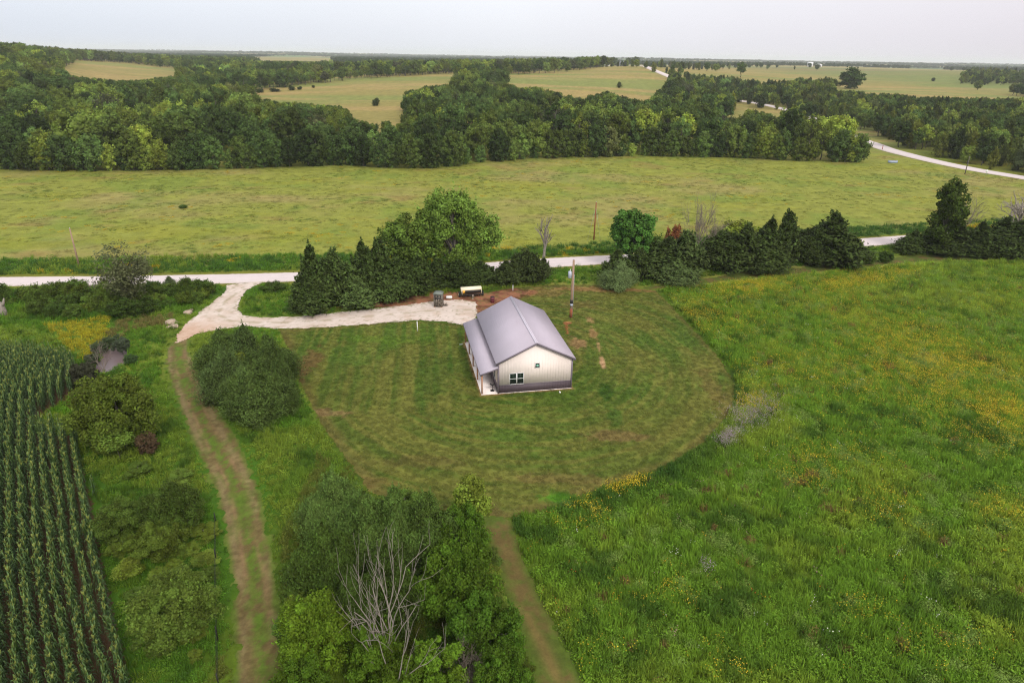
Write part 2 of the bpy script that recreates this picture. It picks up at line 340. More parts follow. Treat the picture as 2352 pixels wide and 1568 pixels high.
def ground_color(x, y):
    n1 = fbm(x / 9, y / 9, 1); n2 = fbm(x / 28, y / 18, 2); n3 = fbm(x / 2.5, y / 2.5, 3); n4 = fbm(x / 60, y / 25, 4); n5 = fbm(x / 1.1, y / 1.1, 6, 3)
    # far meadow beyond the road
    g = np.tile(srgb(136,140,64), (len(x), 1))
    g = mixc(g, srgb(148,138,84)[None], sstep(0.5, 0.75, n2) * 0.85); g = mixc(g, srgb(108,130,54)[None], sstep(0.5, 0.68, n1) * 0.5)
    g = mixc(g, srgb(146,116,76)[None], sstep(0.66, 0.78, fbm(x / 14, y / 7, 9)) * 0.4)
    g = mixc(g, srgb(140,140,52)[None], sstep(0.6, 0.75, fbm(x / 22, y / 9, 12)) * 0.5)
    # right-hand hay meadow
    r = np.tile(srgb(78,100,32), (len(x), 1)); r = mixc(r, srgb(96,116,40)[None], sstep(0.4, 0.7, n1) * 0.8); r = mixc(r, srgb(48,66,26)[None], sstep(0.55, 0.75, n3) * 0.7)
    near = sstep(100, 96, y); g = mixc(g, r, near)
    # verge bands beside the road
    rd = road_dist(x, y)
    g = mixc(g, srgb(70,104,42)[None], sstep(12, 5, rd) * 0.8); g = mixc(g, srgb(128,124,50)[None], sstep(4.6, 3.6, rd) * (y > 60) * 0.7)
    # left: weedy banks
    lft = sstep(-17, -19, x) * (y < 92)
    g = mixc(g, mixc(np.tile(srgb(70,104,32), (len(x), 1)), srgb(110,125,48), sstep(0.4, 0.7, n2)), lft)
    # far hills
    fh = sstep(245, 300, y); hf = np.tile(srgb(144,134,78), (len(x), 1))
    hf = mixc(hf, srgb(124,134,72)[None], sstep(0.42, 0.62, fbm(x / 160, y / 50, 21)) * 0.8); hf = mixc(hf, srgb(164,142,92)[None], sstep(0.5, 0.7, fbm(x / 90, y / 22, 22)) * 0.8)
    rgt = sstep(350, 520, x) * sstep(500, 800, y); hf = mixc(hf, srgb(112,126,70)[None], rgt * 0.8); hf = mixc(hf, srgb(150,118,88)[None], rgt * sstep(900, 1500, y) * sstep(0.4, 0.6, fbm(x / 300, y / 120, 23)) * 0.7)
    ff = sstep(1200, 1700, y); cell = vnoise(np.floor(x / 380) * 7.3, np.floor(y / 420) * 3.1, 31)
    fc = np.where((cell < 0.35)[:, None], srgb(96,122,70)[None], np.where((cell < 0.7)[:, None], srgb(150,140,92)[None], srgb(84,104,58)[None]))
    hf = mixc(hf, fc, ff); g = mixc(g, hf, fh)
    g = g * (0.85 + 0.3 * n5)[:, None]
    return np.c_[g * 0.86, np.ones(len(x))]

# ------------------------------------------------------------------ ground
def axis(lo, hi, c, n, k):
    a, b = math.asinh((lo - c) / k), math.asinh((hi - c) / k); return c + k * np.sinh(np.linspace(a, b, n))
gx = axis(-13000, 13000, 5, 760, 55); gy = axis(-80, 14000, 60, 560, 60)
XX, YY = np.meshgrid(gx, gy); x, y = XX.ravel(), YY.ravel()
nx, ny = len(gx), len(gy)
i = (np.arange(ny - 1)[:, None] * nx + np.arange(nx - 1)[None]).ravel(); F = np.stack([i, i + 1, i + nx + 1, i + nx], 1)
zz = terr(x, y)
pd = np.where(inpoly(x, y, POND), pdist(x, y, POND), 0); zz = zz - 0.9 * sstep(0, 1.2, pd)
tag(link("ground", mesh_np("ground", np.c_[x, y, zz], F, M_ground, {'gcol': ground_color(x, y)}, True)), "rolling grassland, meadow and bare ground reaching to the horizon", "ground", kind="structure")

def sheet(name, poly, step, zoff, colf, mat, label, cat, rag=0.35, rs=1.2, holes=()):
    mn, mx = poly.min(0) - 1, poly.max(0) + 1
    ax = np.arange(mn[0], mx[0], step); ay = np.arange(mn[1], mx[1], step); X, Y = np.meshgrid(ax, ay); x, y = X.ravel(), Y.ravel()
    nx, ny = len(ax), len(ay); i = (np.arange(ny - 1)[:, None] * nx + np.arange(nx - 1)[None]).ravel()
    jx = x + rag * (fbm(x / rs, y / rs, 41, 3) - 0.5) * 4; jy = y + rag * (fbm(x / rs, y / rs, 42, 3) - 0.5) * 4
    ins = inpoly(jx, jy, poly)
    for h in holes: ins &= ~inpoly(jx, jy, h)
    F = np.stack([i, i + 1, i + nx + 1, i + nx], 1); keep = ins[F].sum(1) >= 4
    F = F[keep]; used = np.unique(F); re = np.full(len(x), -1); re[used] = np.arange(len(used)); F = re[F]; x, y = x[used], y[used]
    return tag(link(name, mesh_np(name, np.c_[x, y, terr(x, y) + zoff], F, mat, {'gcol': colf(x, y)}, True)), label, cat, kind="structure")

HAZE_D = 1.0e-4
HC = np.array([-1.4048, 62.5163]); HYAW = 0.196; HA = np.array([math.cos(HYAW), math.sin(HYAW)]); HB = np.array([-HA[1], HA[0]])
def lawn_color(x, y):
    d = pdist(x, y, LAWN); cx, cy = LAWN_C
    n1 = fbm(x / 6, y / 6, 51); n2 = fbm(x / 1.5, y / 1.5, 52)
    g = np.tile(srgb(100,104,48), (len(x), 1)); g = mixc(g, srgb(88,108,44)[None], sstep(0.45, 0.65, n1) * 0.8)
    arc = .8 * fbm((np.hypot(x - HC[0] - 3, (y - HC[1] - 9) * .92) + 1.0 * n1) / 0.5, np.arctan2(y - HC[1] - 9, x - HC[0] - 3) * 2.5, 53, 4) + .2 * n2; st = .8 * fbm((x * 0.98 + y * 0.12 + .5 * n1) / 0.55, y / 16, 54, 3) + .2 * n2
    wl = sstep(-4, -8, x) * sstep(56, 60, y)
    s = arc * (1 - wl) + st * wl
    g = mixc(g, srgb(124,118,60)[None], sstep(0.48, 0.61, s) * 0.5); g = mixc(g, srgb(74,96,36)[None], sstep(0.48, 0.37, s) * 0.55)
    g = mixc(g, srgb(116,98,60)[None], sstep(1.3, 0.2, d + 1.5 * (n1 - 0.5)) * 0.5)
    right = sstep(6, 14, x); g = mixc(g, srgb(114,110,54)[None], right * sstep(0.3, 0.7, fbm(x / 7, y / 7, 55)) * 0.6)
    # tan, bare and green patches where the photograph shows them
    for (u, v, rx_, ry_, c, a) in [(700,840,1.6,5.0,srgb(116,84,58),.7),(745,950,2.2,1.0,srgb(140,112,80),.7),(1330,790,1.2,2.0,srgb(150,118,84),.9),(1355,735,.7,1.4,srgb(160,128,90),.8),(1383,830,.3,1.6,srgb(190,150,120),.9),(1376,800,.25,2.2,srgb(176,138,104),.8),(1362,765,.6,2.4,srgb(160,122,88),.75),(1330,700,3,2,srgb(120,100,62),.5),(1400,665,9,1.2,srgb(158,118,82),.7),(1303,742,.55,.6,srgb(172,112,82),.9),(1302,755,.14,1.9,srgb(172,104,74),.9),(1250,672,4,2.0,srgb(140,112,72),.6),
        (1420,1000,3,1.2,srgb(124,100,66),.7),(1300,1100,5,.8,srgb(120,98,62),.5),(1640,900,1.2,6,srgb(116,94,58),.5),(850,1110,3,.9,srgb(124,98,62),.4),(1120,1190,1.6,2,srgb(122,104,66),.5),(980,1060,4,1,srgb(104,92,52),.6),
        (1390,905,.8,3.5,srgb(58,84,30),.8),(1415,960,.8,2.5,srgb(58,84,30),.7),(1280,1145,2.2,1.0,srgb(78,122,36),.9),(880,780,6,1.5,srgb(90,116,40),.5),(1000,860,2,8,srgb(62,88,32),.5)]:  # last entry paints the soft shade left of the porch as dark green
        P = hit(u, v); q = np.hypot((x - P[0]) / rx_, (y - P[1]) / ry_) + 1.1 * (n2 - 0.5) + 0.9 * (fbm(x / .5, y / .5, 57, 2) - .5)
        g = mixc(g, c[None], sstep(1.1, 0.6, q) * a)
    hx = (x - HC[0]) * HA[0] + (y - HC[1]) * HA[1]; hy = (x - HC[0]) * HB[0] + (y - HC[1]) * HB[1]
    rd = np.maximum(np.maximum(-1.7 - hx, hx - 8.0), np.maximum(-hy, hy - 14)); g = mixc(g, srgb(150,112,84)[None], sstep(0.45, 0.1, rd + 0.4 * (n2 - .5)) * 0.8)
    dd = np.where(inpoly(x, y, DIRT), 0, pdist(x, y, DIRT)); g = mixc(g, mixc(np.tile(srgb(158,108,84), (len(x), 1)), srgb(112,74,56), sstep(.4, .65, n2)), sstep(1.6, 0.2, dd + 2.2 * (n2 - .5)) * 0.9)
    g = g * (0.8 + 0.4 * fbm(x / .45, y / .45, 58, 3))[:, None]
    return np.c_[g * np.array([.86, .92, .84]), np.ones(len(x))]
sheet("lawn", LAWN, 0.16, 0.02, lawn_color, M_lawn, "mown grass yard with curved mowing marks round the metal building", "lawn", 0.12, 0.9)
DRC = hits([(600,646),(560,662),(515,695),(500,722),(530,738),(600,742),(690,741),(800,732),(900,722),(1000,714),(1080,712)])[:, :2]
def drive_color(x, y):
    n = fbm(x / 1.3, y / 1.3, 61); f = fbm(x / .35, y / .35, 62, 3); d = pdist(x, y, DRIVE); b = fbm(x / 4, y / 4, 63)
    g = np.tile(srgb(220,205,194), (len(x), 1)); g = mixc(g, srgb(206,184,168)[None], sstep(.45, .7, n) * .7)
    g = mixc(g, srgb(140,134,100)[None], sstep(.66, .8, f + .22 * sstep(1.2, 0, d)) * 0.7)
    dl = pdist(x, y, DRC, False); g = mixc(g, srgb(150,142,108)[None], (np.exp(-(dl / .35) ** 2) * .55 + np.exp(-((dl - 1.5) / .25) ** 2) * .25) * sstep(.35, .6, n)); g = mixc(g, srgb(206,190,176)[None], np.exp(-((dl - .85) / .3) ** 2) * .5)
    P = hit(430, 770); w = sstep(7, 1.0, np.hypot(x - P[0], y - P[1])); g = mixc(g, srgb(196,160,134)[None], w * .7)
    return np.c_[g * 0.86, np.ones(len(x))]
sheet("driveway", DRIVE, 0.16, 0.06, drive_color, M_gravel, "pale crushed rock driveway curving from the road to the building", "driveway", 0.16, 0.7)
def dirt_color(x, y):
    n = fbm(x / 1.2, y / 1.2, 71); f = fbm(x / .4, y / .4, 72, 3); g = np.tile(srgb(150,104,80), (len(x), 1)); g = mixc(g, srgb(96,64,50)[None], sstep(.4, .65, n) * .8); g = mixc(g, srgb(120,112,66)[None], sstep(.58, .7, f) * .7)
    return np.c_[g * 0.9, np.ones(len(x))]
sheet("dirt_patch", DIRT, 0.16, 0.045, dirt_color, M_dirt, "patch of bare reddish earth in front of the cedars", "dirt patch", 0.3, 1.0)
TR_C = hits([(405,790),(418,850),(450,930),(492,1020),(540,1110),(566,1210),(585,1320),(597,1440),(604,1580),(612,1760)])[:, :2]
def track_color(x, y):
    n = fbm(x / 1.0, y / 2.2, 81); f = fbm(x / .35, y / .35, 82, 3); d = pdist(x, y, TR_C, False); e = pdist(x, y, TRACK)
    side = fbm(x / 3, y / 5, 84)
    g = np.tile(srgb(108,94,60), (len(x), 1)); g = mixc(g, srgb(88,104,42)[None], sstep(.44, .6, n + .5 * (f - .5)) * .8); g = mixc(g, srgb(88,114,42)[None], np.exp(-(d / .45) ** 2) * sstep(.4, .6, fbm(x / .5, y / .9, 86)) * .75)
    rut = np.exp(-((d - 1.0) / .34) ** 2); g = mixc(g, srgb(130,114,82)[None], rut * sstep(.35, .65, side + .3 * (f - .5)) * .8)
    g = mixc(g, srgb(136,110,82)[None], np.exp(-((d - .55 + .3*(n-.5)) / .16) ** 2) * sstep(.4, .7, fbm(x / 1.2, y / 3, 83)) * .7)
    g = mixc(g, srgb(86,110,40)[None], sstep(.5, .0, e + .8 * (n - .5)) * .8); g = g * (0.68 + 0.64 * f)[:, None]
    return np.c_[g * 0.9, np.ones(len(x))]
sheet("dirt_track", TRACK, 0.12, 0.03, track_color, M_dirt, "worn two-rut earth farm track running down the left of the yard", "track", 0.34, 0.7)
def path_color(x, y):
    n = fbm(x / 1.5, y / 1.5, 91); e = np.minimum(pdist(x, y, PATHR), pdist(x, y, PATHB)); f = fbm(x / .4, y / .4, 92, 3)
    g = np.tile(srgb(106,92,56), (len(x), 1)); g = mixc(g, srgb(80,96,40)[None], sstep(.36, .56, n + .3 * (f - .5)) * .85); g = mixc(g, srgb(84,104,40)[None], sstep(.9, .2, e) * .6)
    P = hits([(1150,1250),(1195,1380),(1240,1470),(1290,1580)])[:, :2]; g = mixc(g, srgb(146,108,78)[None], np.exp(-(pdist(x, y, P, False) / .4) ** 2) * .4 * sstep(.4,.65,n))
    return np.c_[g * (0.8 + .4 * f)[:, None] * 0.9, np.ones(len(x))]
sheet("mown_path", PATHR, 0.25, 0.025, path_color, M_dirt, "narrow brown mown strip between the cedar row and the hay meadow", "path", 0.25, 1.0)
sheet("foot_path", PATHB, 0.12, 0.025, path_color, M_dirt, "worn earth path leading off the lawn beside the bottom thicket", "path", 0.2, 0.8)

def strip(name, A, B, m, colf, mat, zo, label, cat, k=9, rag=0.2):
    A = smooth_line(A[:, :2], m); B = smooth_line(B[:, :2], m); t = np.linspace(0, 1, k)[None, :, None]
    rng = np.random.default_rng(5); P = A[:, None] * (1 - t) + B[:, None] * t
    w = (B - A) / (np.linalg.norm(B - A, axis=1)[:, None] + 1e-9)
    P[:, 0] -= w * (rag * rng.random(m))[:, None]; P[:, -1] += w * (rag * rng.random(m))[:, None]
    x, y = P[..., 0].ravel(), P[..., 1].ravel(); tt = np.broadcast_to(t[0, :, 0], (m, k)).ravel()
    z = terr(x, y) + zo * (0.25 + 0.75 * np.clip(np.minimum(tt, 1 - tt) * 8, 0, 1))
    i = (np.arange(m - 1)[:, None] * k + np.arange(k - 1)[None]).ravel(); F = np.stack([i, i + 1, i + k + 1, i + k], 1)
    return tag(link(name, mesh_np(name, np.c_[x, y, z], F, mat, {'gcol': colf(x, y, tt)}, True)), label, cat, kind="structure")
def road_color(x, y, t):
    g = np.tile(srgb(222,210,208), (len(x), 1)); s = np.cos(t * 2 * np.pi * 3) * .5 + .5
    g = mixc(g, srgb(214,202,202)[None], s * .5 * sstep(.3, .6, fbm(x / 6, y / 2, 95))); g = mixc(g, srgb(196,180,160)[None], sstep(.1, 0, np.minimum(t, 1 - t)) * .6)
    return np.c_[g * 0.84, np.ones(len(x))]
strip("road", RU, RL, 700, road_color, M_gravel, 0.12, "straight white gravel road crossing behind the cedar rows", "road", 17)
fa = hits([a for a, b in FARROAD]); fb = hits([b for a, b in FARROAD]); fc_ = (fa + fb) / 2
tn = np.gradient(fc_[:, :2], axis=0); tn /= np.linalg.norm(tn, axis=1)[:, None]; nr = np.c_[-tn[:, 1], tn[:, 0]]
FRC = fc_[:, :2]; strip("far_road", FRC - nr * 3.2, FRC + nr * 3.2, 500, road_color, M_gravel, 0.35, "white gravel road winding up through the woods at right", "road", 7)
hr = hits([(1560,188),(1530,173.5),(1505,163),(1475,152.5),(1452,150)])[:, :2]; tn = np.gradient(hr, axis=0); tn /= np.linalg.norm(tn, axis=1)[:, None]; nr = np.c_[-tn[:, 1], tn[:, 0]]
HRC = hr; strip("hill_road", hr - nr * 4.2, hr + nr * 4.2, 80, road_color, M_gravel, 0.8, "white gravel road climbing over the far hill crest", "road", 5)

# pond
pm, pt, pp, _ = newmat("pond_water"); pp.inputs['Base Color'].default_value = (0.16, 0.115, 0.115, 1); pp.inputs['Roughness'].default_value = 0.35
pn = N(pt, "ShaderNodeTexNoise"); pn.inputs['Scale'].default_value = 3; pb = N(pt, "ShaderNodeBump"); pb.inputs['Strength'].default_value = 0.15
pt.links.new(pn.outputs[0], pb.inputs['Height']); pt.links.new(pb.outputs[0], pp.inputs['Normal'])
ps = smooth_line(np.vstack([POND, POND[:1]]), 60); c = ps.mean(0)
V = np.vstack([np.c_[ps + (ps - c) * 0.04, np.full(60, -0.12)], [[c[0], c[1], -0.12]]])
tag(link("pond", mesh_np("pond", V, [np.array([(i, (i + 1) % 60, 60) for i in range(60)])], pm)), "small murky mauve-brown pond beside the corn field", "pond", kind="structure")
# ------------------------------------------------------------------ metal building
M_roof = mat_plain("grey_roof_steel", srgb(178,169,180), 0.7, 0.0, 0.03, 0.6, spec=0.3)
M_wall = mat_plain("tan_wall_steel", srgb(234,220,212), 0.65, 0.0, 0.04, 0.8)
M_wains = mat_plain("dark_grey_steel", srgb(84,72,78), 0.6, 0.0, 0.05, 0.8)
M_trim = mat_plain("dark_grey_trim", srgb(120,110,120), 0.5, 0.0, 0.03, 1)
M_post = mat_plain("treated_lumber", srgb(172,124,92), 0.8, 0, 0.15, 6, stretch=(4, 4, .4))
M_conc = mat_plain("pale_concrete", srgb(226,214,208), 0.85, 0, 0.06, 1.2)
M_white = mat_plain("white_paint", (0.78, 0.77, 0.75), 0.5, 0, 0.04, 3)
M_black = mat_plain("black_iron", (0.02, 0.018, 0.018), 0.6, 0, 0.2, 3)
gm, gt, gp, _ = newmat("dark_window_glass"); gp.inputs['Base Color'].default_value = (0.012, 0.022, 0.014, 1); gp.inputs['Roughness'].default_value = 0.08; gp.inputs['Specular IOR Level'].default_value = 0.04
M_glass = gm
hW, hL, hE, hR, OE, OG, PW, PO, PI_ = 8.025, 13.94, 3.725, 5.703, 0.25, 0.30, 1.67, 2.50, 3.14
slp = (hR - hE) / (hW / 2)
B = thing("metal_building", (HC[0], HC[1], 0), "tan and grey metal building with gabled roof and porch inside the mown yard", "building", rz=HYAW)
g = G(); wz = 0.95
g.prism([(0.0, wz), (hW, wz), (hW, hE), (hW/2, hR - 0.02), (0, hE)], lambda a, b, c: (a, c, b), 0.0, hL)
for k in range(1, 27):     # raised ribs of the wall steel, gable ends
    xx = k * hW / 27; zt = hE + slp * (xx if xx < hW/2 else hW - xx) - 0.06
    for yy, s in ((0, -1), (hL, 1)):
        g.box(xx - 0.014, xx + 0.014, min(yy, yy + s*0.005), max(yy, yy + s*0.005), wz + 0.03, zt)
for k in range(1, 47):
    yy = k * hL / 47
    g.box(-0.022, 0, yy - .02, yy + .02, wz + .03, hE - .62); g.box(hW, hW + .022, yy - .02, yy + .02, wz + .03, hE - .05)
g.obj("wall", M_wall, B)
g = G(); g.box(-0.012, hW + 0.012, -0.012, hL + 0.012, 0.06, wz - 0.003)
for k in range(1, 27):
    xx = k * hW / 27; g.box(xx - 0.014, xx + 0.014, -0.018, -0.012, 0.07, wz - 0.03); g.box(xx - 0.014, xx + 0.014, hL + .012, hL + .018, 0.07, wz - 0.03)
g.obj("wainscot", M_wains, B)
g = G(); g.box(-0.05, hW + 0.05, -0.05, hL + 0.05, -0.2, 0.057); g.obj("foundation", M_conc, B)
g = G(); g.box(.05, hW - .05, -.04, -.012, wz - 0.02, wz + 0.03); g.obj("trim_strip", M_trim, B)
for xx, yy in ((0, 0), (hW, 0), (0, hL), (hW, hL)):
    sx = -1 if xx == 0 else 1; sy = -1 if yy == 0 else 1
    g = G(); g.box(*sorted((xx - sx * .1, xx + sx * .045)), *sorted((yy - sy * .1, yy + sy * .045)), 0.06, hE - 0.05); g.obj("corner_trim", M_trim, B)
ra = math.atan(slp)
def slope(side, x_in, z_in, x_out, z_out, y0, y1, name, ribs=True, th=0.045):
    g = G(); d = np.array([x_out - x_in, z_out - z_in]); ln = np.linalg.norm(d); d /= ln; n = np.array([-d[1], d[0]]); n = n if n[1] > 0 else -n
    f = lambda a, b, c: (x_in + d[0]*a + n[0]*b, c, z_in + d[1]*a + n[1]*b)
    g.prism([(0, 0), (ln, 0), (ln, th), (0, th)], f, y0, y1)
    k = int((y1 - y0) / 0.30)
    for q in range(k + 1):
        c = y0 + 0.02 + q * (y1 - y0 - .04) / k; g.prism([(0.02, th), (ln - 0.005, th), (ln - 0.005, th + .012), (0.02, th + .012)], f, c - .014, c + .014)
    return g.obj(name, M_roof, B)
slope(-1, hW/2, hR, -OE, hE - slp*OE, -OG, hL + OG, "roof_slope")
slope(1, hW/2, hR, hW + OE, hE - slp*OE, -OG, hL + OG, "roof_slope")
g = G()
for s in (-1, 1):
    d = np.array([s*math.cos(ra), -math.sin(ra)]); n = np.array([s*math.sin(ra), math.cos(ra)])
    f = lambda a, b, c: (hW/2 + d[0]*a + n[0]*b, c, hR + .045 + d[1]*a + n[1]*b)
    g.prism([(0, .014), (.17, .014), (.17, .034), (0, .042)], f, -OG - .02, hL + OG + .02)
g.obj("ridge_cap", mat_plain("pale_ridge_steel", srgb(196,188,200), .4, 0, .02), B)
g = G()   # rake boards and eave fascia
for y0, y1 in ((-OG - .03, -OG), (hL + OG, hL + OG + .03)):
    for s in (-1, 1):
        d = np.array([s*math.cos(ra), -math.sin(ra)]); n = np.array([s*math.sin(ra), math.cos(ra)]); ln = (hW/2 + OE)/math.cos(ra)
        f = lambda a, b, c: (hW/2 + d[0]*a + n[0]*b, c, hR + d[1]*a + n[1]*b)
        g.prism([(0, -.14), (ln, -.14), (ln, .06), (0, .06)], f, y0, y1)
for s in (-1, 1):
    xe = -OE if s < 0 else hW + OE; g.box(*sorted((xe, xe + s*.03)), -OG, hL + OG, hE - slp*OE - .14, hE - slp*OE + .04)
g.obj("fascia", M_trim, B)
g = G(); g.box(-OE, hW + OE, -OG, -.05, hE - slp*OE - .13, hE - slp*OE - .11)  # narrow soffit return
g = G(); g.box(-OE, 0, -OG, hL + OG, hE - slp*OE - .13, hE - slp*OE - .10); g.box(hW, hW + OE, -OG, hL + OG, hE - slp*OE - .13, hE - slp*OE - .10); g.obj("soffit", M_trim, B)
slope(-1, -0.03, PI_, -PW - .25, PO, -OG, hL + OG, "porch_roof", th=.04)
g = G(); g.box(-PW - .28, -PW - .25, -OG, hL + OG, PO - .14, PO + .03)
for y0 in (-OG - .03, hL + OG): 
    g.prism([(-.03, PI_ - .13), (-PW - .25, PO - .13), (-PW - .25, PO + .045), (-.03, PI_ + .045)], lambda a, b, c: (a, c, b), y0, y0 + .03)
g.obj("porch_fascia", M_trim, B)
g = G(); g.box(-PW - .09, -PW + .05, -.05, hL + .05, PO - .25, PO - .04); g.obj("porch_beam", M_post, B)
g = G(); g.box(-PW - .1, -.055, -.05, hL + .05, -.15, .1); g.obj("porch_slab", M_conc, B)
for k in range(5):
    yy = .09 + k * (hL - .18) / 4; g = G(); g.box(-PW - .09, -PW + .05, yy - .07, yy + .07, .1, PO - .25)
    g.obj("porch_post", M_post, B)
for k, yy in enumerate((2.0, 5.2, 10.6)):
    w = G(); w.box(-.045, -.012 - .012, yy - .5, yy + .5, 1.0, 2.2); 
    fo = G(); fo.box(-.06, -.025, yy - .56, yy + .56, .96, 1.02); fo.box(-.06, -.025, yy - .56, yy + .56, 2.18, 2.25); fo.box(-.06, -.025, yy - .56, yy - .5, 1.02, 2.18); fo.box(-.06, -.025, yy + .5, yy + .56, 1.02, 2.18); fo.box(-.055, -.025, yy - .5, yy + .5, 1.58, 1.62)
    fr = fo.obj("window", M_white, B); w.obj("glass", M_glass, fr)
for yy in (7.6,):
    d = G(); d.box(-.05, -.03, yy - .48, yy + .48, .11, 2.15)
    for z0, z1 in ((.25, .95), (1.1, 1.95)): d.box(-.062, -.05, yy - .34, yy + .34, z0, z1)
    dd = d.obj("door", mat_plain("dark_door", srgb(70,62,64), .5), B); hn = G(); hn.tube([(-.06, yy + .4, 1.05), (-.11, yy + .4, 1.05), (-.11, yy + .3, 1.05)], .015); hn.obj("handle", M_white, dd)
# gable windows
for x0 in (1.27, 2.05):
    x1 = x0 + .66; z0, z1 = 1.05, 2.27; fr = G(); t = .05
    for a in ((x0 - t, x1 + t, z0 - t, z0), (x0 - t, x1 + t, z1, z1 + t), (x0 - t, x0, z0, z1), (x1, x1 + t, z0, z1), (x0, x1, 1.64, 1.69)): fr.box(a[0], a[1], -.06, -.025, a[2], a[3])
    fo = fr.obj("window", M_white, B); gl = G(); gl.box(x0, x1, -.045, -.026, z0, z1); gl.obj("glass", M_glass, fo)
fr = G(); x0, x1, z0, z1 = 3.98, 4.42, 2.80, 3.28
for a in ((x0 - .05, x1 + .05, z0 - .05, z0), (x0 - .05, x1 + .05, z1, z1 + .05), (x0 - .05, x0, z0, z1), (x1, x1 + .05, z0, z1)): fr.box(a[0], a[1], -.06, -.025, a[2], a[3])
fo = fr.obj("window", M_white, B); gl = G(); gl.box(x0, x1, -.045, -.026, z0, z1); gl.obj("glass", M_glass, fo)
gl = G(); gl.box(x0 + .1, x1 - .1, -.052, -.046, z0 + .12, z0 + .32); gl.obj("painted_reflection", mat_plain("pale_green_reflection", srgb(150,214,190), .5), fo)  # bright green reflection in the small pane, put in as a coloured patch
fl = G(); fl.box(-.0, .09, -.11, -.045, .1, hE - .3); fl.tube([(.04, -.08, hE - .3), (-.1, -.12, hE - .18), (-.22, -.2, hE - .12)], .045); fl.obj("downspout", M_trim, B)
def onhouse(x, y, z=0): p = HC + HA * x + HB * y; return (p[0], p[1], z)
# pedestal stand on the slab
t = thing("patio_stand", onhouse(-.50, .62, .1), "small dark pedestal stand with a round foot on the near end of the porch slab", "stand")
g = G(); g.tube([(0, 0, 0), (0, 0, .03), (0, 0, .05)], [.24, .24, .12], 16); g.obj("foot", M_black, t)
g = G(); g.tube([(0, 0, .05), (0, 0, .7)], .03, 8); g.obj("pole", M_black, t)
g = G(); g.tube([(-.16, 0, .72), (-.12, 0, .70), (.12, 0, .70), (.16, 0, .72)], [.06, .08, .08, .06], 10); g.tube([(-.2, 0, .74), (-.2, 0, .82)], [.07, .09], 10); g.tube([(.2, 0, .74), (.2, 0, .82)], [.07, .09], 10); g.obj("top", M_black, t)
# loose pipe and cap by the gable wall
P = hit(1282, 893.5); q = hit(1273, 894); r = hit(1292, 892); g = G(); g.tube([(q[0], q[1], .06), (r[0], r[1], .06)], .05, 10); g.tube([(r[0], r[1], .06), (r[0] + .1, r[1], .16)], .05, 10)
tag(g.obj("drain_pipe", M_white), "short white plastic pipe lying on the grass along the gable wall", "pipe")
P = hit(1286, 902); g = G(); g.tube([(P[0], P[1], 0), (P[0], P[1], .12), (P[0], P[1], .15)], [.1, .1, .05], 12); g.tube([(P[0], P[1], .15), (P[0] - .08, P[1], .2)], .03, 8)
tag(g.obj("pipe_cap", M_white), "small white capped pipe stub standing in the lawn by the gable wall", "pipe cap")
P = hit(1058, 792); g = G(); g.tube([(P[0] - .15, P[1], .05), (P[0] + .2, P[1] + .05, .06)], .05, 8); g.tube([(P[0] + .2, P[1] + .05, .06), (P[0] + .2, P[1] + .05, .16)], .05, 8)
tag(g.obj("drain_outlet", M_white), "small white drain outlet lying in the lawn left of the porch", "pipe")

# ------------------------------------------------------------------ utility poles and posts
M_pole = mat_plain("weathered_pole", srgb(150,124,104), 0.9, 0, 0.25, 2.5, stretch=(5, 5, .3), bump=.3)
M_poled = mat_plain("red_brown_pole", srgb(134,78,52), 0.9, 0, 0.25, 2.5, stretch=(5, 5, .3))
M_galv = mat_plain("galvanised_steel", srgb(178,184,196), 0.45, 0.3, 0.06, 2)
def pole(base, vtop, label, mat=M_pole, r=.13, arm=False, group=None):
    P = hit(*base); h = height_at(P, vtop); t = thing("utility_pole", P, label, "utility pole", group)
    g = G(); g.tube([(0, 0, -.4), (0, 0, h * .5), (0, 0, h)], [r * 1.15, r, r * .8], 12); g.obj("pole", mat, t)
    g = G(); g.tube([(0, 0, h), (0, 0, h + .16)], [.03, .05], 8); g.obj("insulator", M_galv, t)
    return t, h, P
t, h, P = pole((1311, 729), 597, "tall grey wooden utility pole with a transformer can in the lawn behind the building", r=.17)
g = G(); g.tube([(-.42, 0, h - 2.5), (-.42, 0, h - 2.46), (-.42, 0, h - 1.62), (-.42, 0, h - 1.56)], [.2, .24, .24, .17], 16); tr = g.obj("transformer", M_galv, t, True)
g = G(); g.tube([(-.38, .1, h - 1.56), (-.38, .1, h - 1.3)], [.05, .03], 8); g.tube([(-.38, -.1, h - 1.56), (-.38, -.1, h - 1.3)], [.05, .03], 8); g.obj("bushing", M_white, tr)
g = G(); g.box(-.2, -.1, -.05, .05, h - 2.3, h - 1.78); g.obj("bracket", M_galv, t)
g = G(); g.tube([(0, 0, 2.05), (0, 0, 2.6)], .2, 12); g.obj("meter_band", M_black, t)
g = G(); g.tube([(0, 0, 1.7), (0, 0, 2.02)], .198, 12); g.obj("sign_band", M_galv, t)
g = G(); g.tube([(.2, -.02, 0), (.2, -.02, 3.6), (.16, -.02, h - 2)], .025, 6); g.obj("conduit", M_galv, t)
g = G(); g.tube([(0, 0, 0.0), (0, 0, 1.3)], [.21, .2], 12); g.obj("pole_butt", M_poled, t)
pole((182, 612), 525, "leaning-looking grey utility pole on the meadow verge at the far left", r=.12)
t, h, P = pole((1364, 551), 465, "reddish brown utility pole with guy wires beyond the gravel road", M_poled, r=.12)
g = G(); g.tube([(0, 0, h - .8), (-1.4, -1.0, 0)], .012, 4); g.tube([(0, 0, h - .8), (1.2, -.8, 0)], .012, 4); g.obj("guy_wire", M_galv, t)
pole((2216, 400), 360, "thin dark utility pole beside the far white road at right", M_bark, r=.13)
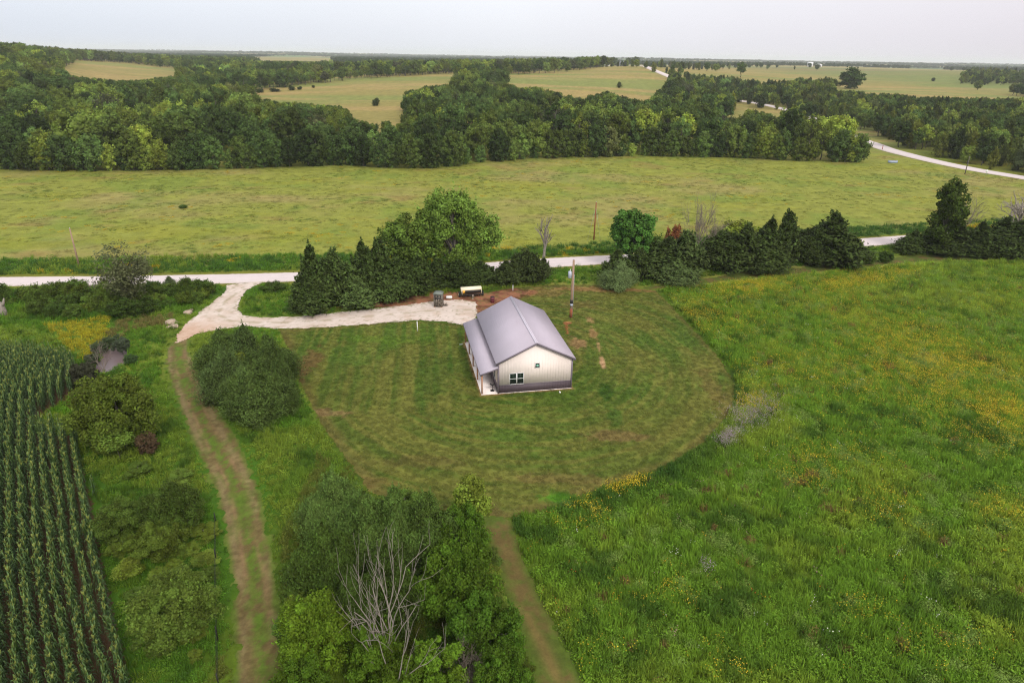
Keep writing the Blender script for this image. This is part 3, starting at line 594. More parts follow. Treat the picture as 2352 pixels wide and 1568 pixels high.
def post(base, vtop, label, mat, r=.05, name="marker_post"):
    P = hit(*base); h = height_at(P, vtop); t = thing(name, P, label, "post")
    g = G(); g.tube([(0, 0, -.2), (0, 0, h - .04)], r, 10); g.obj("shaft", mat, t); g = G(); g.tube([(0, 0, h - .04), (0, 0, h), (0, 0, h + .02)], [r * 1.25, r * 1.25, r * .6], 10); g.obj("cap", mat, t)
post((959, 761), 738, "white plastic marker post standing in the lawn below the driveway", M_white)
post((1178, 668), 655, "short white post at the edge of the bare dirt behind the roof peak", M_white, .05)
post((2026, 345), 334, "small red-brown post beside the far white road where it leaves the trees", mat_plain("red_post", srgb(150,70,50), .7), .12)
P = hit(2264, 403); h = height_at(P, 391); t = thing("road_sign", P, "white round-topped road sign facing away beside the far road near the right edge", "road sign")
g = G(); g.tube([(0, 0, 0), (0, 0, h)], .05, 6); g.obj("post", M_galv, t); g = G(); g.tube([(0, -.02, h - .3), (0, -.06, h - .3)], .42, 16); g.obj("sign_face", M_white, t)
P = hit(2050, 374); t = thing("stock_tank", P, "pale blue-grey stock tank in the grass below the far road", "tank")
g = G(); a = np.linspace(0, 2*np.pi, 25)[:-1]; pl = [(math.cos(q)*1.1 + .6*np.sign(math.cos(q)), math.sin(q)*.75) for q in a]; g.prism(pl, lambda a, b, c: (a, b, c), 0, .75); g.obj("shell", mat_plain("blue_tank", srgb(150,164,186), .4), t)
g = G(); g.prism([(a*.92, b*.9) for a, b in pl], lambda a, b, c: (a, b, c), .75, .754); g.obj("water", pm, t)

# burn barrel
P = hit(1131, 695); t = thing("burn_barrel", P, "dark maroon open burn barrel on the bare dirt near the roof peak", "barrel")
g = G(); g.tube([(0,0,0),(0,0,.02),(0,0,.3),(0,0,.31),(0,0,.33),(0,0,.6),(0,0,.61),(0,0,.63),(0,0,.92)], [.29,.3,.3,.32,.3,.3,.32,.3,.3], 20); g.obj("drum", mat_plain("maroon_steel", srgb(96,34,44), .6, 0, .3, 6), t)
g = G(); g.tube([(0,0,.921),(0,0,.925)], .27, 20); g.obj("opening", M_black, t)
g = G(); a = np.linspace(0, 2*np.pi, 21); g.tube([(math.cos(q)*.3, math.sin(q)*.3, .925) for q in a], .018, 6, False); g.obj("rim", mat_plain("rust_rim", srgb(84,40,40), .7), t)
# tub
P = hit(1032, 686); g = G(); a = np.linspace(0, 1, 6); g.tube([(P[0]-.45, P[1], .22), (P[0]-.4, P[1], .22), (P[0]+.35, P[1]+.05, .22), (P[0]+.42, P[1]+.05, .22)], [.12, .22, .22, .14], 14)
tag(g.obj("plastic_jug", M_white, smooth=True), "white plastic drum lying on its side just right of the camouflage blind", "drum")
# hunting blind
P = hit(1007, 706); t = thing("hunting_blind", (P[0], P[1] + .5, 0), "tall narrow camouflage box blind standing on the edge of the gravel", "hunting blind", rz=-.04)
cm, ct, cp, _ = newmat("camouflage"); c1 = N(ct, "ShaderNodeTexCoord"); mpg = N(ct, "ShaderNodeMapping"); mpg.inputs['Scale'].default_value = (5, 5, 1.6); vn = N(ct, "ShaderNodeTexNoise"); vn.inputs['Scale'].default_value = 1.6; vn.inputs['Detail'].default_value = 5
cr = N(ct, "ShaderNodeValToRGB"); cr.color_ramp.interpolation = 'CONSTANT'; es = cr.color_ramp.elements
es[0].position = 0; es[0].color = (*srgb(52,46,40), 1); es[1].position = .44; es[1].color = (*srgb(110,98,86), 1); q = es.new(.5); q.color = (*srgb(72,70,58), 1); q = es.new(.56); q.color = (*srgb(132,122,112), 1)
ct.links.new(c1.outputs['Object'], mpg.inputs[0]); ct.links.new(mpg.outputs[0], vn.inputs[0]); ct.links.new(vn.outputs[0], cr.inputs[0]); ct.links.new(cr.outputs[0], cp.inputs['Base Color']); cp.inputs['Roughness'].default_value = .9
g = G(); g.box(-.62, .62, -.6, .6, .12, 1.95); g.obj("cabin", cm, t)
g = G(); g.prism([(-.68, 1.95), (.68, 1.95), (.68, 2.02), (.3, 2.16), (-.3, 2.16), (-.68, 2.02)], lambda a, b, c: (a, c, b), -.66, .66); g.obj("roof", mat_plain("grey_green_roof", srgb(112,118,110), .6), t)
g = G(); g.box(-.42, .42, -.612, -.603, 1.28, 1.5); g.obj("window", M_black, t)
for sx in (-.4, .0, .4):
    g = G(); g.box(sx - .1, sx + .1, -.625, -.605, 1.56, 1.86); g.obj("vent_panel", mat_plain("dark_mesh", srgb(60,62,56), .8), t) if sx == 0 else g.obj("vent_panel", bpy.data.materials["dark_mesh"] if "dark_mesh" in bpy.data.materials else M_black, t)
for sx in (-.5, .5):
    g = G(); g.box(sx - .06, sx + .06, -.65, .65, 0, .12); g.obj("skid", M_post, t)
P2 = hit(1023, 703); rng = np.random.default_rng(3); g = G()
for k in range(26):
    a = rng.uniform(0, 6.28); r = rng.uniform(.2, .7); g.tube([(P2[0] + rng.normal(0, .12), P2[1] + rng.normal(0, .1), .03), (P2[0] + math.cos(a)*r*.6, P2[1] + math.sin(a)*r*.4, rng.uniform(.1, .45)), (P2[0] + math.cos(a)*r, P2[1] + math.sin(a)*r*.6, rng.uniform(.02, .3))], .018, 4)
tag(g.obj("brush_pile", M_deadb), "low pile of dark sticks leaning against the foot of the camouflage blind", "brush pile")

# grain drill
PL, PR = hit(1053, 684), hit(1110, 680); D = PR - PL; wdr = np.linalg.norm(D[:2]); ang = math.atan2(D[1], D[0])
t = thing("grain_drill", ((PL + PR) / 2 + np.array([0, .3, 0])), "old grain drill with a long cream seed box parked in front of the cedars", "grain drill", rz=ang)
M_cream = mat_plain("cream_paint", srgb(238,226,196), .45, 0, .05, 2); M_yel = mat_plain("yellow_paint", srgb(220,160,50), .5); M_tyre = mat_plain("tyre_rubber", (.02, .02, .02), .85); M_fr = mat_plain("dark_frame", srgb(52,46,42), .7, 0, .2, 4)
w = wdr / 2 - .35
g = G(); g.prism([(-.35, .85), (.3, .85), (.42, 1.2), (.38, 1.38), (.15, 1.5), (-.2, 1.5), (-.42, 1.38), (-.45, 1.15)], lambda a, b, c: (c, a, b), -w, w); g.obj("seed_box", M_cream, t)
g = G(); g.box(-w + .06, w - .06, -.47, -.44, .72, 1.12); 
for k in range(16): xx = -w + .2 + k * (2*w - .4) / 15; g.box(xx - .035, xx + .035, -.50, -.47, .78, 1.02)
g.obj("feed_panel", M_fr, t)
g = G()
for k in range(20):
    xx = -w + .15 + k * (2*w - .3) / 19; g.tube([(xx, -.42, .8), (xx, -.3, .45), (xx, .1, .25)], .03, 5)
g.obj("drop_tubes", M_fr, t)
for k in range(10):
    xx = -w + .25 + k * (2*w - .5) / 9; g = G(); g.tube([(xx - .015, -.15, .2), (xx + .015, -.15, .2)], .22, 14); g.obj("disc_opener", M_fr, t)
for sx in (-1, 1):
    xx = sx * (w + .22); g = G(); g.tube([(xx - .11, 0, .42), (xx - .09, 0, .42), (xx + .09, 0, .42), (xx + .11, 0, .42)], [.34, .42, .42, .34], 22); wh = g.obj("wheel", M_tyre, t); g = G(); g.tube([(xx - .12, 0, .42), (xx + .12, 0, .42)], .2, 14); g.obj("rim", M_cream, wh)
g = G(); g.box(-w - .1, w + .1, -.55, -.45, .38, .48); g.box(-w - .1, w + .1, .35, .45, .38, .48); g.box(-w, -w + .08, -.5, .4, .39, .47); g.box(w - .08, w, -.5, .4, .39, .47); g.box(-w-.1, -w+.02, -.6, -.5, .3, .95); g.obj("frame", M_fr, t)
g = G(); g.tube([(-.6, -.5, .42), (0, -1.5, .4)], .045, 6); g.tube([(.6, -.5, .42), (0, -1.5, .4)], .045, 6); g.tube([(0, -.5, .42), (0, -1.7, .4)], .05, 6); g.obj("tongue", M_fr, t)
g = G(); g.tube([(0, -1.45, 0), (0, -1.45, .04), (0, -1.45, .62)], [.1, .05, .05], 8); g.tube([(-.1, -1.45, .66), (.1, -1.45, .66)], .05, 6); g.obj("jack", mat_plain("pale_jack", srgb(196,176,160), .6), t)
g = G(); g.tube([(-w + .15, -.52, .98), (-w + .5, -.52, .98)], .17, 12); g.tube([(-w + .3, -.6, 1.05), (-w + .3, -.6, .75)], .1, 8); g.obj("gearbox", M_yel, t)
for sx in (-1, 1):
    g = G(); g.tube([(sx*(w - .1) , -.58, .55), (sx*(w - .05), -.6, 1.0), (sx*(w - .1), -.5, 1.2)], .035, 6); g.obj("lift_arm", M_cream, t)

# rocks by the driveway end, stump at the left edge
M_rock = mat_plain("limestone_rock", srgb(164,146,128), .9, 0, .2, 4, bump=.6, bscale=8); rng = np.random.default_rng(11)
def rock(name, P, r, label, mat=M_rock, group=None, sq=.6):
    import bmesh
    bm = bmesh.new(); bmesh.ops.create_icosphere(bm, subdivisions=2, radius=1)
    s = rng.random(3)*9
    for v in bm.verts:
        k = .75 + .55 * float(vnoise(np.array([v.co.x*1.7 + s[0]]), np.array([v.co.y*1.7 + v.co.z*1.3 + s[1]]))[0]); v.co *= k * r; v.co.z *= sq
    me = bpy.data.meshes.new(name); bm.to_mesh(me); bm.free(); me.materials.append(mat)
    return tag(link(name, me, loc=(P[0], P[1], P[2] + r * sq * .4), rz=rng.uniform(0, 6)), label, "rock", group)
for (u, v, r, l) in [(432,720,.55,"largest pale rock in the grass left of the driveway fork"),(395,744,.75,"broad low tan rock at the bend of the farm track"),(402,751,.45,"smaller brown rock just below the broad tan rock"),(388,752,.3,"small rock left of the smaller brown rock"),(441,713,.3,"small pale rock right beside the largest pale rock")]:
    rock("rock", hit(u, v), r, l)
P = hit(7, 722); t = thing("dead_stump", P, "pale grey broken tree stump at the left edge beside the road bank", "stump")
g = G(); g.tube([(0,0,-.1),(.05,0,.5),(0,0,1.1),(-.1,0,1.7)], [.7,.5,.42,.3], 9); g.tube([(0,0,1.0),(.5,0,1.6),(.7,.1,2.3)], [.28,.18,.06], 6); g.tube([(-.1,0,1.4),(-.4,.1,2.1)], [.2,.04], 6); g.obj("stub", M_dead, t)

# buildings on the horizon
def shed(u, v, Wd, Ld, He, label, wall, roof, rz=0.2, name="farm_shed"):
    P = hit(u, v); t = thing(name, P, label, "farm building", rz=rz); g = G(); g.box(-Wd/2, Wd/2, -Ld/2, Ld/2, -1, He); g.obj("wall", wall, t)
    g = G(); g.prism([(-Wd/2 - .4, He), (Wd/2 + .4, He), (0, He + Wd * .22)], lambda a, b, c: (a, c, b), -Ld/2 - .4, Ld/2 + .4); g.obj("roof", roof, t)
    g = G(); g.box(-1.8, 1.8, -Ld/2 - .05, -Ld/2 - .01, 0, He * .75); g.obj("door", M_wains, t); return t
M_gs = mat_plain("grey_shed_steel", srgb(150,150,166), .5); M_ws = mat_plain("white_siding", (.7, .7, .7), .6)
shed(1430, 152, 12, 14, 7, "tall grey metal shed among trees on the far hill crest", M_gs, M_gs, 0)
shed(1418, 151, 9, 9, 3.5, "low dark-roofed barn just left of the tall grey shed on the crest", M_wains, M_trim, .3)
shed(1393, 152, 10, 8, 3, "low pale shed at the left end of the crest farmyard", M_ws, M_gs, .1)
shed(1860, 153.5, 26, 14, 6, "long white farm building near the horizon right of the woods", M_ws, M_ws, 1.2)
shed(1880, 154, 12, 12, 5, "smaller white farm building at the right end of the long one near the horizon", M_ws, M_ws, .4)
# wire fence along the weeds at bottom left
fp = hits([(497,1205),(498,1290),(499,1380),(501,1470),(504,1580)]); t = thing("wire_fence", fp[0], "thin dark wire fence beside the farm track at the bottom left", "fence")
for p in fp:
    q = p - fp[0]; g = G(); g.tube([(q[0], q[1], 0), (q[0], q[1], 1.15)], .035, 6); g.obj("fence_post", M_black, t)
for z in (.4, .75, 1.08):
    g = G(); g.tube([(p[0] - fp[0][0], p[1] - fp[0][1], z) for p in smooth_line(fp, 12)], .009, 4, False); g.obj("wire", M_black, t)
# ------------------------------------------------------------------ plant shapes
def cards(P, Nn, size, aspect=.6, rng=None, along=None):
    "diamond leaves at P facing Nn; returns V, F"
    n = len(P); Nn = Nn / (np.linalg.norm(Nn, axis=1)[:, None] + 1e-9)
    A = rng.normal(size=(n, 3)) if along is None else along
    A = A - Nn * (A * Nn).sum(1)[:, None]; A /= np.linalg.norm(A, axis=1)[:, None] + 1e-9; B = np.cross(Nn, A)
    s = np.broadcast_to(size, (n,))[:, None]; bend = Nn * s * .18
    V = np.stack([P - A*s - bend, P + B*s*aspect, P + A*s - bend, P - B*s*aspect], 1).reshape(-1, 3)
    return V, (np.arange(n)[:, None] * 4 + np.arange(4)[None])
def ico(sub=1):
    import bmesh
    bm = bmesh.new(); bmesh.ops.create_icosphere(bm, subdivisions=sub, radius=1); V = np.array([v.co[:] for v in bm.verts]); F = np.array([[v.index for v in f.verts] for f in bm.faces]); bm.free(); return V, F
ICV, ICF = ico(1)
def crown_geo(rng, H, R, zc, rz_, nclump, per, leaf, crs=(.2, .34), core=.72, fill=.5, lean=0, flat=1.0, lobes=None, shoots=0):
    "clump centres through an ellipsoid, leaves on each clump"
    C = []; 
    if lobes is None: lobes = [(0, 0, zc, R, rz_, nclump)]
    for (lx, ly, lz, lr, lrz, nc) in lobes:
        d = rng.normal(size=(nc, 3)); d /= np.linalg.norm(d, axis=1)[:, None]; r = fill + (1 - fill) * rng.random(nc) ** .6
        c = d * r[:, None] * np.array([lr, lr, lrz]) * .82 + np.array([lx, ly, lz]); C.append(c)
    C = np.vstack(C); nc = len(C); cr = rng.uniform(*crs, nc) * R
    lvC = rng.random(nc)
    idx = np.repeat(np.arange(nc), per); n = len(idx)
    d = rng.normal(size=(n, 3)); d[:, 2] += .2; d /= np.linalg.norm(d, axis=1)[:, None]
    rr = cr[idx] * (0.70 + .42 * rng.random(n) + .3 * rng.random(n) ** 7); P = C[idx] + d * rr[:, None]
    Nn = d + rng.normal(size=(n, 3)) * .75 + np.array([0, 0, .3])
    lva = np.clip(lvC[idx] * .65 + rng.random(n) * .35, 0, 1)
    if shoots:   # leafy shoots breaking the outline
        k = rng.integers(0, nc, shoots); cd_ = C[k] - np.array([0, 0, zc * .8]); cd_ /= np.linalg.norm(cd_, axis=1)[:, None] + 1e-6; sdv = cd_ + rng.normal(size=(shoots, 3)) * .45 + np.array([0, 0, .5]); sdv /= np.linalg.norm(sdv, axis=1)[:, None]
        m_ = 16; q_ = np.tile(np.linspace(.3, 1, m_), shoots); kk = np.repeat(np.arange(shoots), m_); ln_ = (cr[k] * .8 + R * rng.uniform(.05, .26, shoots))[kk]
        Ps = C[k][kk] + sdv[kk] * (ln_ * q_)[:, None] + rng.normal(size=(len(kk), 3)) * (leaf * .9); P = np.vstack([P, Ps]); Nn = np.vstack([Nn, rng.normal(size=Ps.shape) + np.array([0, 0, .6])]); lva = np.r_[lva, np.clip(.45 + .5 * rng.random(len(Ps)), 0, 1)]; n = len(P)
    V, F = cards(P, Nn, leaf * rng.uniform(.5, 1.35, n), .6, rng)
    lv = np.repeat(lva, 4)
    F3 = []
    if core:
        VV = []; off = len(V)
        for k in range(nc):
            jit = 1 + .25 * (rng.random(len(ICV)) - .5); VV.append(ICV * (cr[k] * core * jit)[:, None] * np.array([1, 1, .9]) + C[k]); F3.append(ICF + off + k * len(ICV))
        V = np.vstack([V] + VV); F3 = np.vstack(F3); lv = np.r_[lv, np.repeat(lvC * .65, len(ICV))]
    V = V + np.c_[lean * V[:, 2:3], np.zeros((len(V), 2))]
    return V, [F] + ([F3] if core else []), lv, C
def trunk_geo(rng, H, r0, C=None, nl=6, lean=0, k=7, zfork=.3):
    g = G(); top = H * .72; m = 6; zs = np.linspace(-.3, top, m)
    P = np.c_[lean * zs + rng.normal(0, .02 * H, m) * (zs > 1), rng.normal(0, .02 * H, m) * (zs > 1), zs]
    g.tube(P, r0 * (1 - .75 * np.linspace(0, 1, m)), k)
    if C is not None and len(C):
        for q in C[rng.choice(len(C), min(nl, len(C)), replace=False)]:
            q = q + np.array([lean * q[2], 0, 0]); s = rng.uniform(zfork, .6) * min(q[2], top); b = np.array([np.interp(s, zs, P[:, 0]), np.interp(s, zs, P[:, 1]), s]); mid = (b + q) / 2 + np.array([0, 0, .06 * H]); g.tube([b, mid, q], [r0 * .45, r0 * .28, r0 * .08], 5)
    return g
PROTO = {}
def proto(name, kind, seed, **k):
    "one plant shape of height 1-ish units H; stored as (crown mesh, trunk mesh, H)"
    rng = np.random.default_rng(seed); H = k['H']; R = k['R']
    if kind == 'broad':
        V, F, lv, C = crown_geo(rng, H, R, k.get('zc', .58) * H, k.get('rz', .42) * H, k['nc'], k['per'], k['leaf'], k.get('crs', (.2, .34)), k.get('core', .72), k.get('fill', .5), k.get('lean', 0), lobes=k.get('lobes'), shoots=k.get('shoots', 0))
        tg = trunk_geo(rng, H, k.get('r0', .022 * H), C, k.get('nl', 6), k.get('lean', 0))
    elif kind == 'cedar':
        V, F, lv, tg = cedar_geo(rng, H, R, k['nb'], k['per'], k['leaf'], k.get('stems', 1), k.get('pw', .75), k.get('gap', .02))
    cm_ = mesh_np(name + "_crown", V, F, k.get('mat', M_cedar if kind == 'cedar' else M_leaf), {'lv': lv})
    tm = tg.mesh(name + "_trunk", k.get('bark', M_bark)); PROTO[name] = (cm_, tm, H, (V, F, lv, tg))
    return PROTO[name]
def cedar_geo(rng, H, R, nb, per, leaf, stems=1, pw=.75, gap=.02):
    Vs, Fs, Ls = [], [], []; off = 0; tg = G(); F3s = []
    for s in range(stems):
        a = rng.uniform(0, 6.28); ox, oy = (0, 0) if s == 0 else (math.cos(a) * R * rng.uniform(.35, .6), math.sin(a) * R * rng.uniform(.35, .6)); h = H * (1 if s == 0 else rng.uniform(.5, .92)); Rr = R * (1 if stems == 1 else .62)
        tg.tube([(ox*.3, oy*.3, -.3), (ox, oy, h*.5), (ox*1.05, oy*1.05, h*.93)], [.028*H, .018*H, .004*H], 6)
        t = np.sort(rng.random(nb)) ** .85; az = rng.uniform(0, 6.28, nb)
        prof = np.minimum(1, (1 - t) ** pw * 1.12) * np.minimum(1, .72 + t * 2.2)
        ln = Rr * prof * rng.uniform(.45, 1.25, nb) + .04 * R; el = rng.uniform(.3, .85, nb) + .45 * t
        D = np.c_[np.cos(az) * np.cos(el), np.sin(az) * np.cos(el), np.sin(el)]
        B0 = np.c_[np.full(nb, ox), np.full(nb, oy), gap * H + t * h * .9]
        idx = np.repeat(np.arange(nb), per); n = len(idx); q = rng.random(n) ** .6 * .8 + .25 + .25 * rng.random(n) ** 8
        side = rng.normal(size=(n, 3)); P = B0[idx] + D[idx] * (ln[idx] * q)[:, None] + side * (ln[idx] * .15)[:, None]
        P[:, 2] -= .12 * ln[idx] * np.sin(q * 3.1)
        P[:, 2] = np.maximum(P[:, 2], .05)
        al = D[idx] * .55 + side * .28 + np.array([0, 0, .9]); Nn = rng.normal(size=(n, 3)) * .5 + D[idx] * .9 + np.array([0, 0, .15])
        V, F = cards(P, Nn, leaf * rng.uniform(.6, 1.3, n), .38, rng, al); lvb = rng.random(nb)
        Vs.append(V); Fs.append(F + off); Ls.append(np.repeat(np.clip(lvb[idx] * .5 + .5 * q ** 2 * rng.random(n), 0, 1), 4)); off += len(V)
        nL = 16; la = rng.uniform(0, 6.28, nL); lr = rng.random(nL) ** .7 * .72; lt = 1 - lr ** (1 / max(pw, .3)) * .8; lt = np.clip(lt, .15, .93); lz = gap * H + lt * h * .9; lH = h * rng.uniform(.1, .2, nL)
        kq = 34; qi = np.repeat(np.arange(nL), kq); qq = np.tile(np.linspace(0, 1, kq), nL); w_ = (1 - qq) ** .8 * .09 * Rr + .01
        Pl = np.c_[ox + np.cos(la[qi]) * (lr[qi] * Rr + .25 * lH[qi] * qq * lr[qi]), oy + np.sin(la[qi]) * (lr[qi] * Rr + .25 * lH[qi] * qq * lr[qi]), lz[qi] + lH[qi] * qq] + rng.normal(size=(nL * kq, 3)) * w_[:, None]
        al_ = rng.normal(size=(nL * kq, 3)) * .35 + np.array([0, 0, 1.0]); V, F = cards(Pl, rng.normal(size=(nL * kq, 3)) + np.array([0, 0, .1]), leaf * .9 * rng.uniform(.6, 1.2, nL * kq), .38, rng, al_)
        Vs.append(V); Fs.append(F + off); Ls.append(np.repeat(.45 + .5 * rng.random(nL * kq), 4)); off += len(V)
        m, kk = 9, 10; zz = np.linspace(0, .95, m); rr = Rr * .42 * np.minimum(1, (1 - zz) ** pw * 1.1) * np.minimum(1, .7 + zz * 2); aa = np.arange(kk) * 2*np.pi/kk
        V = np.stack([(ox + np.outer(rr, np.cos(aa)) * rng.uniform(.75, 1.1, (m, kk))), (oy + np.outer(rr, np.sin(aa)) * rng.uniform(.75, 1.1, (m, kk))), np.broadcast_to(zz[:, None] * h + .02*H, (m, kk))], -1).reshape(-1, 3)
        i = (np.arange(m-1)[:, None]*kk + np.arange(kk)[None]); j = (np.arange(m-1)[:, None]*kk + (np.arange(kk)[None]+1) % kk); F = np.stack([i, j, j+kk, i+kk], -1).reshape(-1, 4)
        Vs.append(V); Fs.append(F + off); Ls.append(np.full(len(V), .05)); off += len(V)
    return np.vstack(Vs), [np.vstack(Fs)], np.concatenate(Ls), tg
def bare_geo(rng, H, r0, depth=4, spread=.5, nstem=1, splits=(2, 4), up_=.3, base=.02):
    g = G()
    def br(p, d, ln, r, k):
        m = 4; P = [p]; dd = d.copy()
        for i in range(m): dd = dd + rng.normal(size=3) * .12; dd /= np.linalg.norm(dd); P.append(P[-1] + dd * ln / m)
        g.tube(P, np.linspace(r, r * .6, m + 1), 5 if k < 2 else 3, False)
        if k < depth:
            for _ in range(rng.integers(*splits) + 1):
                nd = dd + rng.normal(size=3) * spread + np.array([0, 0, up_]); nd /= np.linalg.norm(nd); i = rng.integers(2, m + 1); br(P[i], nd, ln * rng.uniform(.55, .8), r * .55, k + 1)
    for s in range(nstem):
        d = np.array([rng.normal() * spread * (.7 if nstem > 1 else .12), rng.normal() * spread * (.7 if nstem > 1 else .12), 1.0]); d /= np.linalg.norm(d)
        br(np.array([rng.normal()*base*H, rng.normal()*base*H, -.2]), d, H * .38, r0, 0)
    return g

# forest-scale trees (about 0.35 m per pixel at their distance)
for i in range(6):
    proto(f"forest{i}", 'broad', 100 + i, H=12, R=(4.6, 3.9, 5.2, 4.2, 3.6, 4.9)[i], nc=(62, 54, 70, 50, 46, 64)[i], per=52, leaf=.31, fill=.35, shoots=26, zc=(.56, .58, .55, .6, .6, .52)[i], rz=(.42, .42, .43, .4, .4, .46)[i], crs=(.14, .32))
for i in range(2): proto(f"edge{i}", 'broad', 126 + i, H=9, R=3.6, nc=64, per=52, leaf=.28, zc=.48, rz=.54, crs=(.14, .32), fill=.35, shoots=26)
for i in range(2): proto(f"sparse{i}", 'broad', 120 + i, H=13, R=4.3, nc=26, per=42, leaf=.34, core=.45, crs=(.2, .32), fill=.35)
for i in range(3): proto(f"fcedar{i}", 'cedar', 130 + i, H=8, R=(2.4, 2.9, 2.0)[i], nb=150, per=8, leaf=.42, stems=(1, 2, 1)[i], pw=(.7, .55, .8)[i])
def poplike(): pass
# windbreak cedars (0.15 m per pixel) and nearer ones
for i in range(5): proto(f"cedar{i}", 'cedar', 140 + i, H=7, R=(2.1, 2.5, 2.2, 2.8, 1.8)[i], nb=(320, 190, 300, 130, 320)[i], per=44, leaf=.19, stems=(2, 4, 2, 6, 1)[i], pw=(.95, .8, .95, .7, 1.0)[i])
for i in range(3): proto(f"ncedar{i}", 'cedar', 150 + i, H=5, R=(2.0, 2.3, 1.9)[i], nb=(300, 220, 420)[i], per=90, leaf=.078, stems=(4, 6, 2)[i], pw=(.7, .65, .8)[i])
proto("bigtree", 'broad', 160, H=13, R=6.0, nc=80, per=230, leaf=.17, core=.4, crs=(.07, .17), r0=.36, nl=26, fill=.25, shoots=120,
      lobes=[(-.4, 0, 9.0, 4.4, 4.0, 74), (-3.4, .3, 7.4, 2.9, 2.9, 30), (3.6, -.4, 6.9, 2.8, 3.0, 34), (5.0, .2, 6.2, 1.6, 1.7, 9), (-4.6, 0, 8.6, 1.6, 1.5, 8), (1.4, -1.2, 3.9, 1.9, 2.3, 16), (-2.8, .2, 5.0, 2.5, 2.2, 18), (3.0, .4, 4.9, 2.6, 2.0, 16)])
for i in range(2): proto(f"midtree{i}", 'broad', 162 + i, H=8, R=(3.2, 2.6)[i], nc=90, per=150, leaf=.15, core=.45, crs=(.1, .24), fill=.3, shoots=60, nl=12, r0=.16)
proto("tallnarrow", 'broad', 166, H=11, R=2.2, nc=90, per=140, leaf=.16, core=.4, crs=(.16, .34), fill=.25, shoots=60, zc=.52, rz=.47, nl=9, r0=.17)
proto("openolive", 'broad', 167, H=8, R=3.0, nc=46, per=95, leaf=.13, core=0, shoots=60, crs=(.2, .34), nl=22, r0=.13, fill=.4)
for i in range(3): proto(f"bush{i}", 'broad', 170 + i, H=3, R=(1.9, 2.2, 1.6)[i], zc=.42, rz=.52, nc=(60, 76, 50)[i], per=150, leaf=.095, core=.55, fill=.3, shoots=50, crs=(.1, .28), r0=.05)
for i in range(3): proto(f"nbush{i}", 'broad', 175 + i, H=4, R=(2.3, 2.0, 1.7)[i], zc=.45, rz=.5, nc=(150, 120, 90)[i], per=260, leaf=.06, core=.5, fill=.25, shoots=(130, 100, 90)[i], crs=(.06, .2), r0=.06)
proto("locust", 'broad', 180, H=4.5, R=1.3, zc=.62, rz=.36, nc=30, per=170, leaf=.085, core=0, crs=(.2, .4), r0=.035, nl=20, fill=.3)
TREES = bpy.data.objects
def plant(pn, P, h, color, label, cat, name, group=None, rng_=np.random.default_rng(77), wid=None, trunk='trunk', crown='crown', rz=None):
    cme, tme, H, _ = PROTO[pn]; o = bpy.data.objects.new(name, None); COL.link(o); o.location = [float(v) for v in P]
    s = h / H; w = s if wid is None else wid; o.scale = (w, w, s); o.rotation_euler = (0, 0, rng_.uniform(0, 6.28) if rz is None else rz); o.empty_display_size = .3
    c = link(crown, cme, o); c.color = (*[float(v) for v in color], 1); link(trunk, tme, o)
    return tag(o, label, cat, group)
def plant_px(pn, base, vtop, color, label, cat, name, group=None, wpx=None, rz=None, dz=0):
    P = hit(*base); wid = None; P00 = P
    if wpx:
        dd = float((P - np.array([0, 0, CAMH])) @ FWn); Rw = wpx / 2 / FPX * dd; dr = P[:2] / np.linalg.norm(P[:2]); P = P.copy(); P[:2] += dr * Rw * (0 if cat in ('tree', 'sapling') else .2 if cat == 'cedar' and dd < 80 else .5 if dd < 80 else .15 if dd < 150 else 0)
        if dd > 180: P = P00
    h = height_at(P, vtop)
    if wpx:
        R = np.percentile(np.abs(PROTO[pn][3][0][:, 0]), 99); dd = np.linalg.norm(P - np.array([0, 0, CAMH - h / 2])); wid = wpx / 2 / FPX * float((P - np.array([0, 0, CAMH - h / 2])) @ FWn) / R
    P = P.copy(); P[2] += dz
    return plant(pn, P, h * 1.03, color, label, cat, name, group, wid=wid, rz=rz)
CD = lambda k=1.0, b=0: np.array([.052 + b*.010, .070 + b*.012, .019 + b*.009]) * 1.2 * k
BL = lambda r=0, k=1.0: np.array([.070 + r * .06, .122 + r * .04, .022 - r*.004]) * 1.05 * k

# ---- cedar windbreak left of the driveway head
g1 = "cedars of the windbreak behind the driveway"
for pn, b, vt, w, c, l in [
 ("cedar0",(700,716),632,78,CD(.95),"short dark cedar forming the left end of the windbreak"),
 ("cedar2",(724,708),560,92,CD(.85),"tall pointed dark cedar near the left end of the windbreak"),
 ("cedar1",(772,700),576,112,CD(1.),"broad cedar between the tall pointed one and the middle of the windbreak"),
 ("cedar4",(824,706),641,70,CD(1.35,.5),"small lighter green cedar standing in front of the windbreak"),
 ("cedar2",(838,676),552,95,CD(.8),"dark pointed cedar rising behind the small lighter cedar"),
 ("cedar0",(876,674),545,92,CD(.85),"tallest pointed cedar in the middle of the windbreak"),
 ("cedar1",(918,682),592,88,CD(.95),"rounded cedar right of the tallest pointed cedar"),
 ("cedar2",(962,676),586,90,CD(.85),"dark cedar left of the camouflage blind, behind it"),
 ("cedar0",(1006,660),592,80,CD(.75),"very dark cedar right under the big broadleaf crown"),
 ("cedar3",(1054,655),596,90,CD(.75),"dark cedar directly behind the grain drill"),
 ("cedar4",(1100,650),598,70,CD(.8),"narrow dark cedar right of the big tree trunk"),
 ("cedar1",(800,680),610,80,CD(.75),"low dark cedar tucked into the second row of the windbreak"),
 ("cedar3",(925,655),596,110,CD(.72),"wide dark cedar at the back of the windbreak near the road")]:
    plant_px(pn, b, vt, c * np.array([1.05, 1.15, 1.0]), l, "cedar", "cedar_tree", g1, w * 1.15)
g2 = "small cedars between the big tree and the utility pole"
